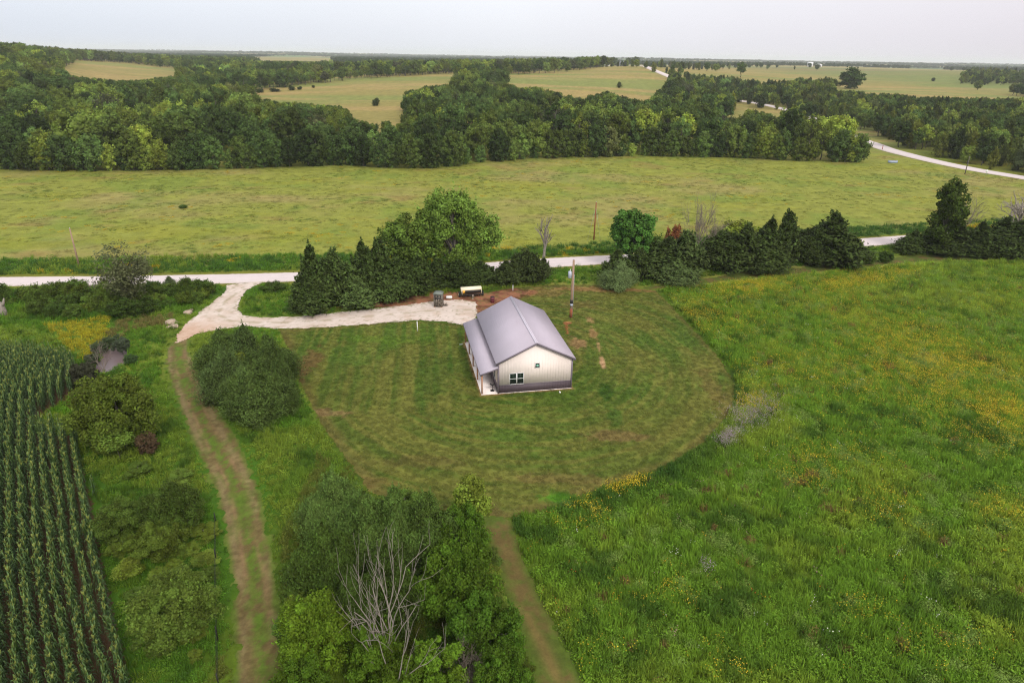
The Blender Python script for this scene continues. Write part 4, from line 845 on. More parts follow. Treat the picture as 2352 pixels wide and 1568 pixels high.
for pn, b, vt, w, c, l in [("cedar4",(1162,652),598,64,CD(.85),"small cedar just right of the big broadleaf tree"),("cedar3",(1208,648),574,88,CD(.85),"larger dark cedar below the leaning dead tree"),("cedar2",(1248,640),592,58,CD(.95),"small pointed cedar nearest the utility pole")]:
    plant_px(pn, b, vt, c, l, "cedar", "cedar_tree", g2, w)
plant_px("bigtree", (1045,640), 430, BL(.25, 1.75), "huge bright green broadleaf tree towering over the cedar windbreak", "tree", "broadleaf_tree", wpx=196, rz=0)
plant_px("midtree0", (938,640), 490, BL(.3, 1.2), "darker broadleaf tree just left of the huge one behind the windbreak", "tree", "broadleaf_tree", wpx=112)
g3 = "cedars of the row along the road right of the yard"
for pn, b, vt, w, c, l in [
 ("cedar4",(1412,652),572,58,CD(.85),"slim dark cedar at the left end of the right-hand row"),
 ("ncedar1",(1420,662),598,66,CD(1.6,2.2),"small blue-grey cedar in front of the slim dark one"),
 ("cedar1",(1462,640),572,96,CD(.75),"dark spreading cedar under the round maple"),
 ("cedar2",(1512,636),560,84,CD(.72),"dark cedar behind the gap where the white road shows"),
 ("cedar0",(1566,638),528,112,CD(.95,.6),"tall grey-green cedar below the bare tree"),
 ("cedar3",(1548,652),606,84,CD(1.2,1.2),"low greyish cedar at the foot of the tall grey-green one"),
 ("cedar3",(1650,612),532,112,CD(.75),"round-topped dark cedar at the left of the big clump"),
 ("cedar1",(1702,622),518,120,CD(.75),"broad dark cedar in the middle of the big clump"),
 ("cedar2",(1757,616),500,100,CD(.8),"tall feathery cedar right of the clump middle"),
 ("cedar0",(1796,608),483,80,CD(.85),"tallest feathery-tipped cedar at the right of the big clump"),
 ("cedar3",(1735,622),556,110,CD(.85),"low wide cedar in front of the big clump"),
 ("cedar3",(1868,606),528,72,CD(.72),"low dark cedar left of the lone pyramid-shaped cedar"),
 ("cedar1",(1900,606),490,128,CD(.8),"lone pyramid-shaped cedar between the two gaps in the row"),
 ("cedar2",(2092,580),528,76,CD(.85),"rounded cedar left of the tall narrow tree"),
 ("cedar1",(2130,580),530,92,CD(.7),"dark cedar at the foot of the tall narrow tree"),
 ("cedar0",(2192,580),515,92,CD(.7),"dark cedar right of the tall narrow tree"),
 ("cedar2",(2240,580),508,86,CD(.75),"second dark cedar right of the tall narrow tree"),
 ("cedar1",(2290,582),500,100,CD(.7),"dark cedar near the right edge under the bare branches"),
 ("cedar3",(2345,588),506,104,CD(.75),"wide dark cedar cut by the right edge"),
 ("cedar3",(2215,586),548,90,CD(.8),"low cedar in front of the dark right-hand cedars"),
 ("cedar3",(2420,585),500,110,CD(.75),"dark cedar beyond the right edge of the row")]:
    plant_px(pn, b, vt, c * np.array([1.05, 1.12, .95]), l, "cedar", "cedar_tree", g3, w * 1.12)
plant_px("midtree1", (1448,618), 470, BL(.1, 1.25)*np.array([.8,1.05,1]), "round bright green maple standing over the right-hand cedar row", "tree", "broadleaf_tree", wpx=92)
plant_px("tallnarrow", (2152,585), 402, BL(.3, .62), "tall narrow dark tree rising above the cedars near the right edge", "tree", "broadleaf_tree", wpx=70)
plant_px("bush1", (1500,612), 540, BL(.1, .8), "dark green bush between the maple and the bare tree", "bush", "shrub", wpx=80)
plant_px("bush2", (1950,604), 546, BL(1.1, 1.5), "yellow-green bush at the right foot of the pyramid cedar", "bush", "shrub", wpx=48)
plant_px("bush0", (1985,604), 574, BL(.3, .9), "small green bush right of the yellow-green bush", "bush", "shrub", wpx=48)
plant_px("bush2", (2030,602), 576, BL(.1, .7), "small dark bush just left of the road gap near the right", "bush", "shrub", wpx=38)
plant_px("bush0", (1690,560), 505, BL(1.0, 1.2), "yellow-green bush top showing over the big cedar clump", "bush", "shrub", wpx=110)
plant_px("bush2", (1545,590), 515, np.array([.22,.085,.035]), "rust-orange dying shrub left of the bare tree", "bush", "shrub", wpx=50)
plant_px("openolive", (303,706), 560, np.array([.105,.115,.05]), "thin olive-brown tree alone beside the road at left", "tree", "broadleaf_tree", wpx=112)
plant_px("cedar4", (391,656), 634, CD(1.1,2.5), "tiny blue-green spruce beside the road left of the driveway", "spruce", "spruce_tree", wpx=24)
# cedar clump between track and lawn
g4 = "cedars of the clump between the farm track and the lawn"
for pn, b, vt, w, c, l in [
 ("ncedar0",(520,862),755,110,CD(1.05),"cedar at the upper left of the clump beside the track"),
 ("ncedar2",(577,872),742,88,CD(.9,.6),"tallest pointed cedar at the top of the clump"),
 ("ncedar1",(628,890),768,104,CD(.95),"cedar at the upper right of the clump beside the lawn"),
 ("ncedar1",(534,920),798,112,CD(1.,.8),"cedar on the left flank of the clump"),
 ("ncedar2",(655,925),820,74,CD(.95),"narrow cedar on the right edge of the clump"),
 ("ncedar0",(596,965),830,132,CD(1.05),"broad front cedar of the clump nearest the viewer"),
 ("ncedar1",(640,950),850,88,CD(.85),"lower front cedar on the right of the clump")]:
    plant_px(pn, b, vt, c * np.array([1.2, 1.35, 1.1]), l, "cedar", "cedar_tree", g4, w * .98)
plant_px("locust", (566,880), 808, BL(.7, 1.3), "light green sapling poking out of the cedar clump beside the track", "sapling", "sapling", wpx=62)
# left bushes
plant_px("nbush0", (288,1046), 850, BL(.6, .9), "large round olive-green bush between the corn and the farm track", "bush", "shrub", wpx=168)
plant_px("locust", (276,1052), 965, BL(.3, 1.5), "bright green locust shoot in front of the large round bush", "sapling", "sapling", wpx=74)
plant_px("nbush2", (345,1050), 990, np.array([.10,.066,.036]), "reddish-brown withering shrub at the right foot of the large round bush", "bush", "shrub", wpx=42)
plant_px("nbush1", (196,890), 828, np.array([.05,.052,.03]), "small dark brushy shrub at the near end of the pond", "bush", "shrub", wpx=62)
plant_px("nbush2", (283,815), 772, np.array([.075,.095,.055]), "grey-green brush at the far end of the pond", "bush", "shrub", wpx=32)
plant_px("nbush1", (232,812), 782, np.array([.07,.095,.045]), "low grey brush along the left bank of the pond", "bush", "shrub", wpx=34)
plant_px("nbush2", (262,796), 768, np.array([.065,.09,.04]), "dark brush at the top of the pond bank", "bush", "shrub", wpx=34)
plant_px("nbush1", (303,838), 812, np.array([.06,.1,.035]), "small green bush on the right bank of the pond", "bush", "shrub", wpx=28)
plant_px("nbush2", (214,842), 812, np.array([.07,.085,.045]), "small grey-brown shrub on the left side of the pond", "bush", "shrub", wpx=30)
plant_px("nbush0", (408,1240), 1112, BL(.2, .72), "dark green bush on the bank left of the farm track", "bush", "shrub", wpx=120)
plant_px("nbush1", (385,1290), 1190, BL(.55, .85), "vine-covered bush in front of the dark bank bush", "bush", "shrub", wpx=104)
plant_px("nbush1", (288,1248), 1150, BL(.3, .8), "bush overhanging the edge of the corn rows", "bush", "shrub", wpx=112)
plant_px("nbush0", (420,1480), 1330, BL(.35, 1.15), "low sprawling vine mound beside the farm track", "bush", "shrub", wpx=170)
# roadside bushes, left
rg = np.random.default_rng(21); g5 = "brush along the near side of the gravel road at left"
for k, (u, v, vt, w, r_, kk, l) in enumerate([(-6,694,650,60,.2,.75,"dark bush at the left edge of the road bank"),(85,692,654,60,.4,.9,"mid green bush left of the tallest roadside bush"),(157,684,646,40,.2,.7,"small upright dark bush sticking up against the white road"),(196,700,664,60,.2,.7,"dark bush left of the thin olive tree"),(245,712,672,62,.4,.8,"green bush just left of the thin olive tree"),(290,728,686,70,.1,.6,"dark brush at the foot of the thin olive tree"),(335,722,682,64,.1,.65,"dark brush right of the thin olive tree trunk"),(390,682,654,56,.2,.7,"low brush below the tiny spruce"),(440,684,664,60,.4,.85,"low green brush left of the driveway mouth"),(628,668,648,56,.2,.7,"low brush in the grass island beside the windbreak")]):
    plant_px(("bush0","bush1","bush2")[k % 3], (u, v), vt, BL(r_, kk), l, "bush", "shrub", g5, w)
for k in range(44):
    u = rg.uniform(-40, 470); v = rg.uniform(676, 734 - (max(0, u - 200)) * .12); w = rg.uniform(26, 58)
    plant_px(f"bush{k % 3}", (u, v), v - w * rg.uniform(.5, .85), BL(rg.uniform(0, .7), rg.uniform(.6, 1.15)), "leafy bush in the low brush between the corn weeds and the gravel road", "bush", "shrub", "bushes of the low brush between the corn weeds and the gravel road", w)
rgy = np.random.default_rng(41)
for k in range(46):
    v = rgy.uniform(1075, 1540); u = rgy.uniform(np.interp(v, [1075, 1250, 1540], [205, 262, 320]), np.interp(v, [1075, 1250, 1540], [455, 485, 492])); w = rgy.uniform(26, 64)
    plant_px(("nbush2", "nbush1", "locust")[k % 3 if k % 5 else 0], (u, v), v - w * rgy.uniform(.35, .8), BL(rgy.uniform(.2, .8), rgy.uniform(.85, 1.3)), "small leafy weed shrub between the corn edge and the wire fence", "bush", "shrub", "small weed shrubs between the corn edge and the wire fence", w)
# bottom thicket
g6 = "trees and bushes of the thicket at the bottom"
for pn, b, vt, w, c, l, ct_, nm in [
 ("ncedar1",(775,1230),1082,140,CD(1.55,1.3),"pale grey-green cedar at the top left of the bottom thicket","cedar","cedar_tree"),
 ("ncedar0",(850,1300),1128,170,CD(1.2,.8),"cedar below and right of the pale grey-green one","cedar","cedar_tree"),
 ("ncedar2",(915,1290),1112,120,CD(1.35,.8),"pointed cedar at the top middle of the bottom thicket","cedar","cedar_tree"),
 ("ncedar1",(985,1300),1130,150,CD(1.25,.6),"wide cedar right of the pointed one in the bottom thicket","cedar","cedar_tree"),
 ("nbush1",(1062,1310),1150,130,BL(.3,.85),"dark leafy bush on the right shoulder of the bottom thicket","bush","shrub"),
 ("ncedar0",(760,1380),1200,170,CD(1.0),"dark cedar on the left flank of the bottom thicket","cedar","cedar_tree"),
 ("nbush0",(1050,1440),1250,200,BL(.35,.9),"large leafy bush right of the dead tree","bush","shrub"),
 ("nbush1",(1110,1540),1360,170,BL(.2,.8),"dark leafy bush at the lower right of the thicket beside the path","bush","shrub"),
 ("nbush0",(735,1560),1372,180,BL(.65,1.15),"bright yellow-green round bush at the lower left of the thicket","bush","shrub"),
 ("nbush2",(1010,1620),1462,120,BL(.5,1.2),"bright green bush at the bottom edge between dead tree and brush","bush","shrub"),
 ("nbush1",(870,1600),1420,130,BL(.5,.85),"mid green bush at the foot of the dead tree","bush","shrub"),
 ("nbush0",(1150,1640),1490,130,BL(.25,1.),"leafy green bush at the bottom edge beside the worn path","bush","shrub"),
 ("nbush1",(700,1680),1520,150,BL(.4,.75),"dark bush cut by the bottom edge under the bright round bush","bush","shrub"),
 ("ncedar0",(900,1440),1250,170,CD(.85),"dark cedar behind the dead tree","cedar","cedar_tree"),
 ("ncedar2",(820,1480),1310,130,CD(.9),"dark cedar left of the dead tree trunk","cedar","cedar_tree"),
 ("nbush0",(930,1700),1540,170,BL(.5,.95),"bush cut by the bottom edge below the dead tree","bush","shrub")]:
    plant_px(pn, b, vt, c * np.array([.92, 1.12, .65]), l, ct_, nm, g6, w * .88)
rgx = np.random.default_rng(31)
for k in range(26):
    side = k % 3; u, v = ((rgx.uniform(675, 730), rgx.uniform(1220, 1560)) if side == 0 else (rgx.uniform(1120, 1215), rgx.uniform(1290, 1600)) if side == 1 else (rgx.uniform(740, 1060), rgx.uniform(1190, 1300)))
    if side == 1: u = np.interp(v, [1290, 1600], [1110, 1205]) + rgx.uniform(-40, 0)
    w = rgx.uniform(30, 75); plant_px(("nbush2", "locust", "nbush1")[k % 3 if k % 2 else 0], (u, v), v - w * rgx.uniform(.6, 1.3), BL(rgx.uniform(0, .8), rgx.uniform(.7, 1.35)), "leafy small shrub on the ragged edge of the bottom thicket", "bush", "shrub", "small shrubs on the ragged edge of the bottom thicket", w)
plant_px("locust", (1078,1235), 1092, BL(.75, 1.45), "bright green spindly sapling leaning over the lawn edge", "sapling", "sapling", wpx=90)
def bare(bpx, vtop, label, seed, wpx=None, mat=M_dead, group=None, **k):
    P = hit(*bpx); h = height_at(P, vtop); rng = np.random.default_rng(seed); g = bare_geo(rng, h * .62, k.pop('r0', .022 * h), **k)
    V = np.concatenate(g.V); zt = V[:, 2].max(); s = h / zt; sx = s
    if wpx: R = np.percentile(np.abs(V[:, 0]), 97); dd = np.linalg.norm(P - np.array([0, 0, CAMH - h / 2])); sx = wpx / 2 / FPX * dd / R
    g.V = [v * np.array([sx, sx, s]) for v in g.V]; t = thing("dead_tree", P, label, "dead tree", group); g.obj("branches", mat, t); return t
bare((905,1570), 1235, "bare grey multi-stemmed dead tree in the middle of the bottom thicket", 4, 215, depth=3, nstem=6, spread=.42, up_=.45, r0=.042, base=.02, splits=(1, 3))
bare((1085,1580), 1452, "tangled grey-brown dead brush right of the dead tree", 8, 100, M_deadb, depth=4, nstem=6, spread=.6, r0=.03)
bare((1243,610), 490, "single grey dead snag beyond the cedars right of the huge tree", 12, 40, depth=3, nstem=1, spread=.35, r0=.17)
bare((1592,600), 437, "bare leafless tree with fanned twigs above the right-hand cedar row", 14, 104, M_deadb, depth=5, nstem=3, spread=.36, r0=.09)
bare((1640,580), 480, "smaller bare tree just right of the fanned leafless tree", 15, 70, M_deadb, depth=4, nstem=3, spread=.4, r0=.05)
bare((2196,560), 430, "thin bare tree behind the right shoulder of the tall narrow tree", 16, 70, M_deadb, depth=4, nstem=2, spread=.35, r0=.07)
bare((2335,560), 440, "crooked bare tree at the right edge above the cedars", 17, 80, M_dead, depth=3, nstem=2, spread=.5, r0=.12)
bare((238,850), 780, "thin bare sapling leaning over the pond", 18, 60, M_deadb, depth=3, nstem=3, spread=.4, r0=.03)
bare((230,675), 635, "small bare shrub against the white road left of the olive tree", 19, 36, M_deadb, depth=3, nstem=4, spread=.45, r0=.02)
# lone plants in the fields
for pn, b, vt, w, c, l in [("fcedar1",(866,243),226,19,CD(1.),"lone round cedar in the middle of the tan hill field"),("fcedar0",(1422,202),189,13,CD(1.),"lone small cedar in the right part of the tan hill field"),("bush1",(421,478),470,18,BL(.1,1.),"lone small green bush in the wide meadow at left")]:
    plant_px(pn, b, vt, c, l, "bush" if "bush" in pn else "cedar", "shrub" if "bush" in pn else "cedar_tree", wpx=w)
plant_px("edge1", (1952,204), 156, BL(0, .62), "lone large dark round tree on the far right-hand pasture", "tree", "broadleaf_tree", wpx=58)
plant_px("fcedar1", (2143,187), 179, CD(1.1), "small lone bush left of the far right wood", "bush", "shrub", wpx=12)
for u, v, vt, w, l in [(600,213,204,20,"leftmost shrub on the upper edge of the tan hill field"),(628,211,203,26,"second shrub from the left on the upper hill field edge"),(668,208,197,17,"third and tallest shrub on the upper hill field edge"),(690,206,199,14,"fourth shrub on the upper hill field edge"),(720,202,196,11,"last small shrub on the upper hill field edge")]:
    plant_px("fcedar1", (u, v), vt, CD(1.), l, "bush", "shrub", "shrubs on the upper edge of the hill field", w)
plant_px("forest4", (1700,178), 142, BL(.2, .8), "tall pale poplar-like tree standing out above the far valley trees", "tree", "broadleaf_tree", wpx=24)
for u, v, vt, w, l in [(1407,152,131,24,"wide dark tree left of the tall grey shed"),(1443,152,132,14,"slim tree just right of the tall grey shed"),(1459,152,130,20,"fuller tree at the right end of the crest farmyard"),(1372,152,137,16,"small round tree left of the crest farmyard"),(1357,153,138,12,"smallest tree at the left of the crest farmyard")]:
    plant_px("forest1", (u, v), vt, BL(0, .7), l, "tree", "broadleaf_tree", "trees round the crest farmyard", w)

# ------------------------------------------------------------------ woods
RWP = np.vstack([RFW[:, :2], [[700, 150], [1400, 1500], [RFW[0, 0], 1500]]])
def blocked(P, h, rad, fs=(0.02, .35, .7, 1.0)):
    "true where a tree at P would stand in front of an open field the photograph shows"
    bad = np.zeros(len(P), bool)
    for f in fs:
        for s in (-.7, 0, .7):
            Q = P + np.stack([rad * s, 0 * rad, h * f], 1); d = Q - np.array([0, 0, CAMH]); z = d @ FWn
            u = 1176 + FPX * (d @ RTn) / z; v = 784 - FPX * (d @ UPn) / z
            for poly in F_VIS: bad |= inpoly(u, v, poly)
    return bad
rng = np.random.default_rng(1234)
def jgrid(y0, y1, sp, xk=.86, xo=45):
    ys = np.arange(y0, y1, sp); out = []
    for yy in ys:
        xm = xk * yy + xo; xs = np.arange(-xm, xm, sp); out.append(np.c_[xs + rng.uniform(-.42, .42, len(xs)) * sp, yy + rng.uniform(-.42, .42, len(xs)) * sp])
    return np.vstack(out)
C1 = jgrid(190, 600, 5.6); C2 = jgrid(600, 1300, 10.0)
def frontline(x):
    a = np.interp(x, FRW[:, 0], FRW[:, 1]); b = np.interp(x, RFW[:, 0][np.argsort(RFW[:, 0])], RFW[:, 1][np.argsort(RFW[:, 0])]); return np.where(x < FRW[-1, 0], a, b)
def select(C, keepf=1.0):
    x, y = C[:, 0], C[:, 1]; z = terr(x, y); h = rng.uniform(7.5, 15, len(C)); fl = frontline(x)
    # taller trees in the creek bottom, scrubbier on the right-hand hill
    rh = (x > FRW[-1, 0] + 5); h = np.where(rh, rng.uniform(6, 11, len(C)), h); h = np.where((y > fl + 3) & (y < fl + 40) & ~rh, h * rng.uniform(.95, 1.3, len(C)), h)
    P = np.c_[x, y, z]; ok = np.where(x < FRW[-1, 0], y > fl + 2.5, inpoly(x, y, RWP) | (y > 380)); ok &= rh | (rng.random(len(C)) < keepf)
    bl = lambda h: np.where(rh, blocked(P, h, h * .2, (.4, .7, 1.0)), blocked(P, h, h * .3))
    for _k in range(5): h = np.where(bl(h), h * .8, h)
    rad = h * .36 * np.where(rh, .5, .8); ok &= h > 4.0
    rd = np.minimum(pdist(x, y, FRC, False), pdist(x, y, HRC, False)); ok &= rd > np.where(rh, 5.0, 7.0)
    dn = fbm(x / 60, y / 60, 201, 3); ok &= ~((y > 560) & (dn < .30))
    ok &= ~bl(h)
    # on the right: pastures beyond the near hill stay open
    yv = y; rr = (x > .33 * y) & (y > 640) & ~((x > .62 * y) & (y > 780) & (y < 1050)); ok &= ~(rr & (rng.random(len(C)) < .97))
    mid = (x > .12 * y) & (x < .33 * y) & (y > 760); ok &= ~(mid & (rng.random(len(C)) < .9))
    return P[ok], h[ok], rh[ok]
P1, h1, r1 = select(C1, .46); P2, h2, r2 = select(C2)
# front edge row
fx = np.arange(-260, FRW[-1, 0], 3.6); fx = fx + rng.uniform(-1.4, 1.4, len(fx)); fr_ = np.c_[fx, frontline(fx) + rng.uniform(-.5, 1.5, len(fx))]
P0 = np.c_[fr_, terr(fr_[:, 0], fr_[:, 1])]; h0 = rng.uniform(4.5, 12, len(P0))
for _k in range(5): h0 = np.where(blocked(P0, h0, h0 * .3), h0 * .8, h0)
ok = h0 > 2.5; P0, h0 = P0[ok], h0[ok]; r0_ = np.zeros(len(P0), bool)
isf = np.r_[np.ones(len(P0), bool), np.zeros(len(P1) + len(P2), bool)]; P = np.vstack([P0, P1, P2]); hh = np.r_[h0, h1, h2]; rh = np.r_[r0_, r1, r2]
d = P - np.array([0, 0, CAMH]); z = d @ FWn; uu = 1176 + FPX * (d @ RTn) / z
vv = 784 - FPX * ((P + np.c_[np.zeros((len(P), 2)), hh] - np.array([0, 0, CAMH])) @ UPn) / z
vis = (uu > -60) & (uu < 2412)
print('wood trees', len(P), 'in view', vis.sum())
o_ = np.argsort(np.where(vis, np.hypot(P[:, 0], P[:, 1]) - hh * 4, 1e9))
def tone(P, rng, rh):
    n = len(P); t = fbm(P[:, 0] / 45, P[:, 1] / 45, 211, 3) * .6 + rng.random(n) * .4
    r = np.clip((t - .5) * 2.5 + rng.normal(.35, .4, n), 0, 1.2); k = (.72 + .70 * np.clip((t - .35) * 2.5, 0, 1)) * np.exp(rng.normal(.04, .32, n))
    c = np.stack([.066 + r * .055, .108 + r * .045, .026 - r * .003], 1) * k[:, None]
    cd = rh & (rng.random(n) < .4); c[cd] *= np.array([.85, .75, .9])
    br = rng.random(n) < .03; c[br] = c[br] * .5 + np.array([.05, .042, .03]); return c, cd
colr, cdr = tone(P, rng, rh)
sel = o_[:285]; rest = np.setdiff1d(np.arange(len(P)), sel)
FN = [f"forest{i}" for i in range(6)] + ["sparse0", "sparse1"]; FNE = ["edge0", "edge1"]
for k in sel:
    bright = colr[k, 1] > .14; dark = colr[k, 1] < .085
    tn_ = "bright green" if bright else "dark green" if dark else "mid green"
    u = uu[k]; where = "left part" if u < 784 else "middle" if u < 1500 else "right part" if not rh[k] else "hillside"
    if rh[k]:
        lb = f"{tn_} tree in the scrubby wood above the far white road"; gp = lb.replace("tree", "trees", 1)
    else:
        fr2 = P[k, 1] < frontline(P[k:k+1, 0])[0] + 2.6; pos = "front edge" if fr2 else "deeper rows"
        lb = f"{tn_} tree in the {pos}, {where}, of the wood behind the meadow"; gp = f"{tn_} trees, {pos}, {where}, of the wood behind the meadow"
    pn = f"fcedar{rng.integers(3)}" if cdr[k] else FNE[rng.integers(2)] if isf[k] else FN[rng.integers(8)]
    plant(pn, P[k] - np.array([0, 0, .1]), hh[k], colr[k], lb, "tree", "cedar_tree" if cdr[k] else "broadleaf_tree", gp, rng)

# instanced ground cover, crops and far woods: one countless object each
def instancer(name, pts, scl, rot, idx, tcol, protos, label, cat):
    n = len(pts); me = mesh_np(name, pts, [], None, None) if False else bpy.data.meshes.new(name)
    me.vertices.add(n); me.vertices.foreach_set('co', np.asarray(pts, np.float32).ravel())
    for k, a, ty in (('iscl', scl, 'FLOAT_VECTOR'), ('irot', rot, 'FLOAT_VECTOR'), ('tcol', np.c_[tcol, np.ones(n)] if tcol.shape[1] == 3 else tcol, 'FLOAT_COLOR')):
        at = me.attributes.new(k, ty, 'POINT'); at.data.foreach_set('color' if 'COLOR' in ty else 'vector', np.asarray(a, np.float32).ravel())
    at = me.attributes.new('iidx', 'INT', 'POINT'); at.data.foreach_set('value', np.asarray(idx, np.int32)); me.update()
    o = link(name, me); c = bpy.data.collections.new(name + "_shapes")
    for i, pm_ in enumerate(protos): c.objects.link(bpy.data.objects.new(f"{name}_shape_{i:02d}", pm_))
    ng = bpy.data.node_groups.new(name + "_scatter", 'GeometryNodeTree'); ng.interface.new_socket("Geometry", in_out='INPUT', socket_type='NodeSocketGeometry'); ng.interface.new_socket("Geometry", in_out='OUTPUT', socket_type='NodeSocketGeometry')
    A = ng.nodes.new; gi = A("NodeGroupInput"); go = A("NodeGroupOutput"); ip = A("GeometryNodeInstanceOnPoints"); ci = A("GeometryNodeCollectionInfo")
    ci.inputs['Collection'].default_value = c; ci.inputs['Separate Children'].default_value = True; ci.inputs['Reset Children'].default_value = True
    def na(nm, ty): q = A("GeometryNodeInputNamedAttribute"); q.data_type = ty; q.inputs['Name'].default_value = nm; return [s for s in q.outputs if s.enabled and s.name == 'Attribute'][0]
    l = ng.links.new; l(gi.outputs[0], ip.inputs['Points']); l(ci.outputs[0], ip.inputs['Instance']); ip.inputs['Pick Instance'].default_value = True
    l(na('iidx', 'INT'), ip.inputs['Instance Index']); l(na('iscl', 'FLOAT_VECTOR'), ip.inputs['Scale'])
    er = A("FunctionNodeEulerToRotation"); l(na('irot', 'FLOAT_VECTOR'), er.inputs[0]); l(er.outputs[0], ip.inputs['Rotation']); l(ip.outputs[0], go.inputs[0])
    md = o.modifiers.new("scatter", 'NODES'); md.node_group = ng
    return tag(o, label, cat, kind="stuff")
def merged(pn, leafmat):
    V, F, lv, tg = PROTO[pn][3]; tv = np.concatenate(tg.V); Fs = [f for f in F]; nl = sum(len(f) for f in F); t4 = np.concatenate(tg.F4) + len(V) if tg.F4 else None; t3 = np.concatenate(tg.F3) + len(V) if tg.F3 else None
    ex = [q for q in (t4, t3) if q is not None]; mi = np.r_[np.zeros(nl), np.ones(sum(len(q) for q in ex))]
    return mesh_np(pn + "_m", np.vstack([V, tv]), Fs + ex, None, {'lv': np.r_[lv, np.zeros(len(tv))]}, mats=[leafmat, M_bark], midx=mi)
wp = [merged(f, M_leafI) for f in FN] + [merged(f"fcedar{i}", M_cedarI) for i in range(3)]
HS = np.array([PROTO[f][2] for f in FN] + [8, 8, 8], float)
ii = np.where(cdr, rng.integers(8, 11, len(P)), rng.integers(0, 8, len(P)))[rest]; s = hh[rest] / HS[ii]
z3 = lambda n: np.c_[np.zeros(n), np.zeros(n), rng.uniform(0, 6.28, n)]
instancer("woodland", P[rest] - np.array([0, 0, .1]), np.c_[s * 1.08, s * 1.08, s], z3(len(rest)), ii, colr[rest], wp, "deep broadleaf and cedar wood filling the valley and hillsides behind the front trees", "woodland")
# far tree lines to the horizon
FP = []; 
for y0, y1, sp, th in ((1300, 2300, 17, .56), (2300, 4200, 28, .53), (4200, 9500, 60, .50)):
    Q = jgrid(y0, y1, sp, .85, 60); m = fbm(Q[:, 0] / 420, Q[:, 1] / 300, 301, 3); e2 = np.abs(fbm(Q[:, 0] / 500, Q[:, 1] / 260, 305, 3) - .5)
    left = Q[:, 0] < -.15 * Q[:, 1]; keep = (m > np.where(left, th - .08, th + .02)) | (e2 < .012); Q = Q[keep]
    FP.append(np.c_[Q, terr(Q[:, 0], Q[:, 1]), rng.uniform(7, 11, len(Q)), np.full(len(Q), sp / 17)])
FPt = np.vstack(FP); ok = ~blocked(FPt[:, :3], FPt[:, 3], FPt[:, 3] * .3); FPt = FPt[ok]; print('far trees', len(FPt))
i2 = rng.integers(0, 6, len(FPt)); s2 = FPt[:, 3] / HS[i2]; k2 = rng.uniform(.7, 1.1, len(FPt))[:, None]
instancer("distant_woodland", FPt[:, :3] - np.array([0, 0, .3]), np.c_[s2 * 1.2 * FPt[:, 4], s2 * 1.2 * FPt[:, 4], s2], z3(len(FPt)), i2, np.array([[.05, .085, .032]]) * k2, wp, "scattered tree lines and woods fading to the horizon", "woodland")

# ------------------------------------------------------------------ grasses, weeds, flowers
def tuft(seed, n, h, spread, w, lean=.5, col=M_grassI, leafy=0, name="tuft"):
    r = np.random.default_rng(seed); V = []; F = []; lv = []; c = 0
    for k in range(n):
        a = r.uniform(0, 6.28); b = r.random() ** .5 * spread; p = np.array([math.cos(r.uniform(0, 6.28)) * b, math.sin(r.uniform(0, 6.28)) * b, 0]); H = h * r.uniform(.55, 1.1); L_ = lean * r.uniform(.2, 1) * H
        dv = np.array([math.cos(a), math.sin(a), 0]); sd_ = np.array([-dv[1], dv[0], 0]) * w * r.uniform(.7, 1.3)
        m = p + dv * L_ * .3 + np.array([0, 0, H * .6]); t = p + dv * L_ + np.array([0, 0, H])
        V += [p - sd_, p + sd_, m + sd_ * .8, m - sd_ * .8, t]; F.append((c, c+1, c+2, c+3)); F.append((c+3, c+2, c+4, c+4)); lv += [r.random() * .5] * 4 + [r.random() * .5 + .5]; c += 5
        lv[-5:] = [lv[-5] * .3, lv[-5] * .3, .5, .5, lv[-1]]
    V = np.array(V); F4 = np.array([f for f in F if f[2] != f[3]]); F3 = np.array([f[:3] for f in F if f[2] == f[3]])
    return mesh_np(name, V, [F4, F3], col, {'lv': np.array(lv)})
def leafy(seed, n, h, R, leaf, name="weed", mat=M_grassI):
    r = np.random.default_rng(seed); d = r.normal(size=(n, 3)); d[:, 2] = np.abs(d[:, 2]); d /= np.linalg.norm(d, axis=1)[:, None]; rr = r.random(n) ** .4
    Pp = d * rr[:, None] * np.array([R, R, h]); V, F = cards(Pp, d + r.normal(size=(n, 3)) * .6 + np.array([0, 0, .5]), leaf * r.uniform(.6, 1.3, n), .55, r)
    return mesh_np(name, V, F, mat, {'lv': np.repeat(.2 + .8 * rr * r.random(n) ** .5, 4)})
def flower(seed, n, h, R, petal, mat, name):
    r = np.random.default_rng(seed); Pp = np.c_[r.normal(0, R * .5, n), r.normal(0, R * .5, n), h * r.uniform(.8, 1.05, n)]
    V, F = cards(Pp, np.c_[r.normal(0, .35, (n, 2)), np.ones(n)], petal * .95 * r.uniform(.6, 1.4, n), .9, r); return mesh_np(name, V, F, mat, {'lv': np.repeat(r.random(n), 4)})
T = [tuft(401, 26, .55, .28, .016, .55), tuft(402, 22, .7, .22, .014, .4), tuft(403, 30, .4, .34, .018, .8), leafy(404, 70, .5, .34, .06), leafy(405, 60, .35, .4, .05), leafy(406, 110, .55, .5, .045)]
FL = [flower(411, 6, .75, .4, .034, M_grassI, "bloom"), flower(412, 3, .8, .3, .032, M_grassI, "bloom2")]
def scatter_poly(poly, dens, rg):
    mn, mx = poly.min(0), poly.max(0); n = int(dens * (mx - mn).prod()); X = rg.uniform(mn[0], mx[0], n); Y = rg.uniform(mn[1], mx[1], n); k = inpoly(X, Y, poly); return X[k], Y[k]
rg = np.random.default_rng(555)
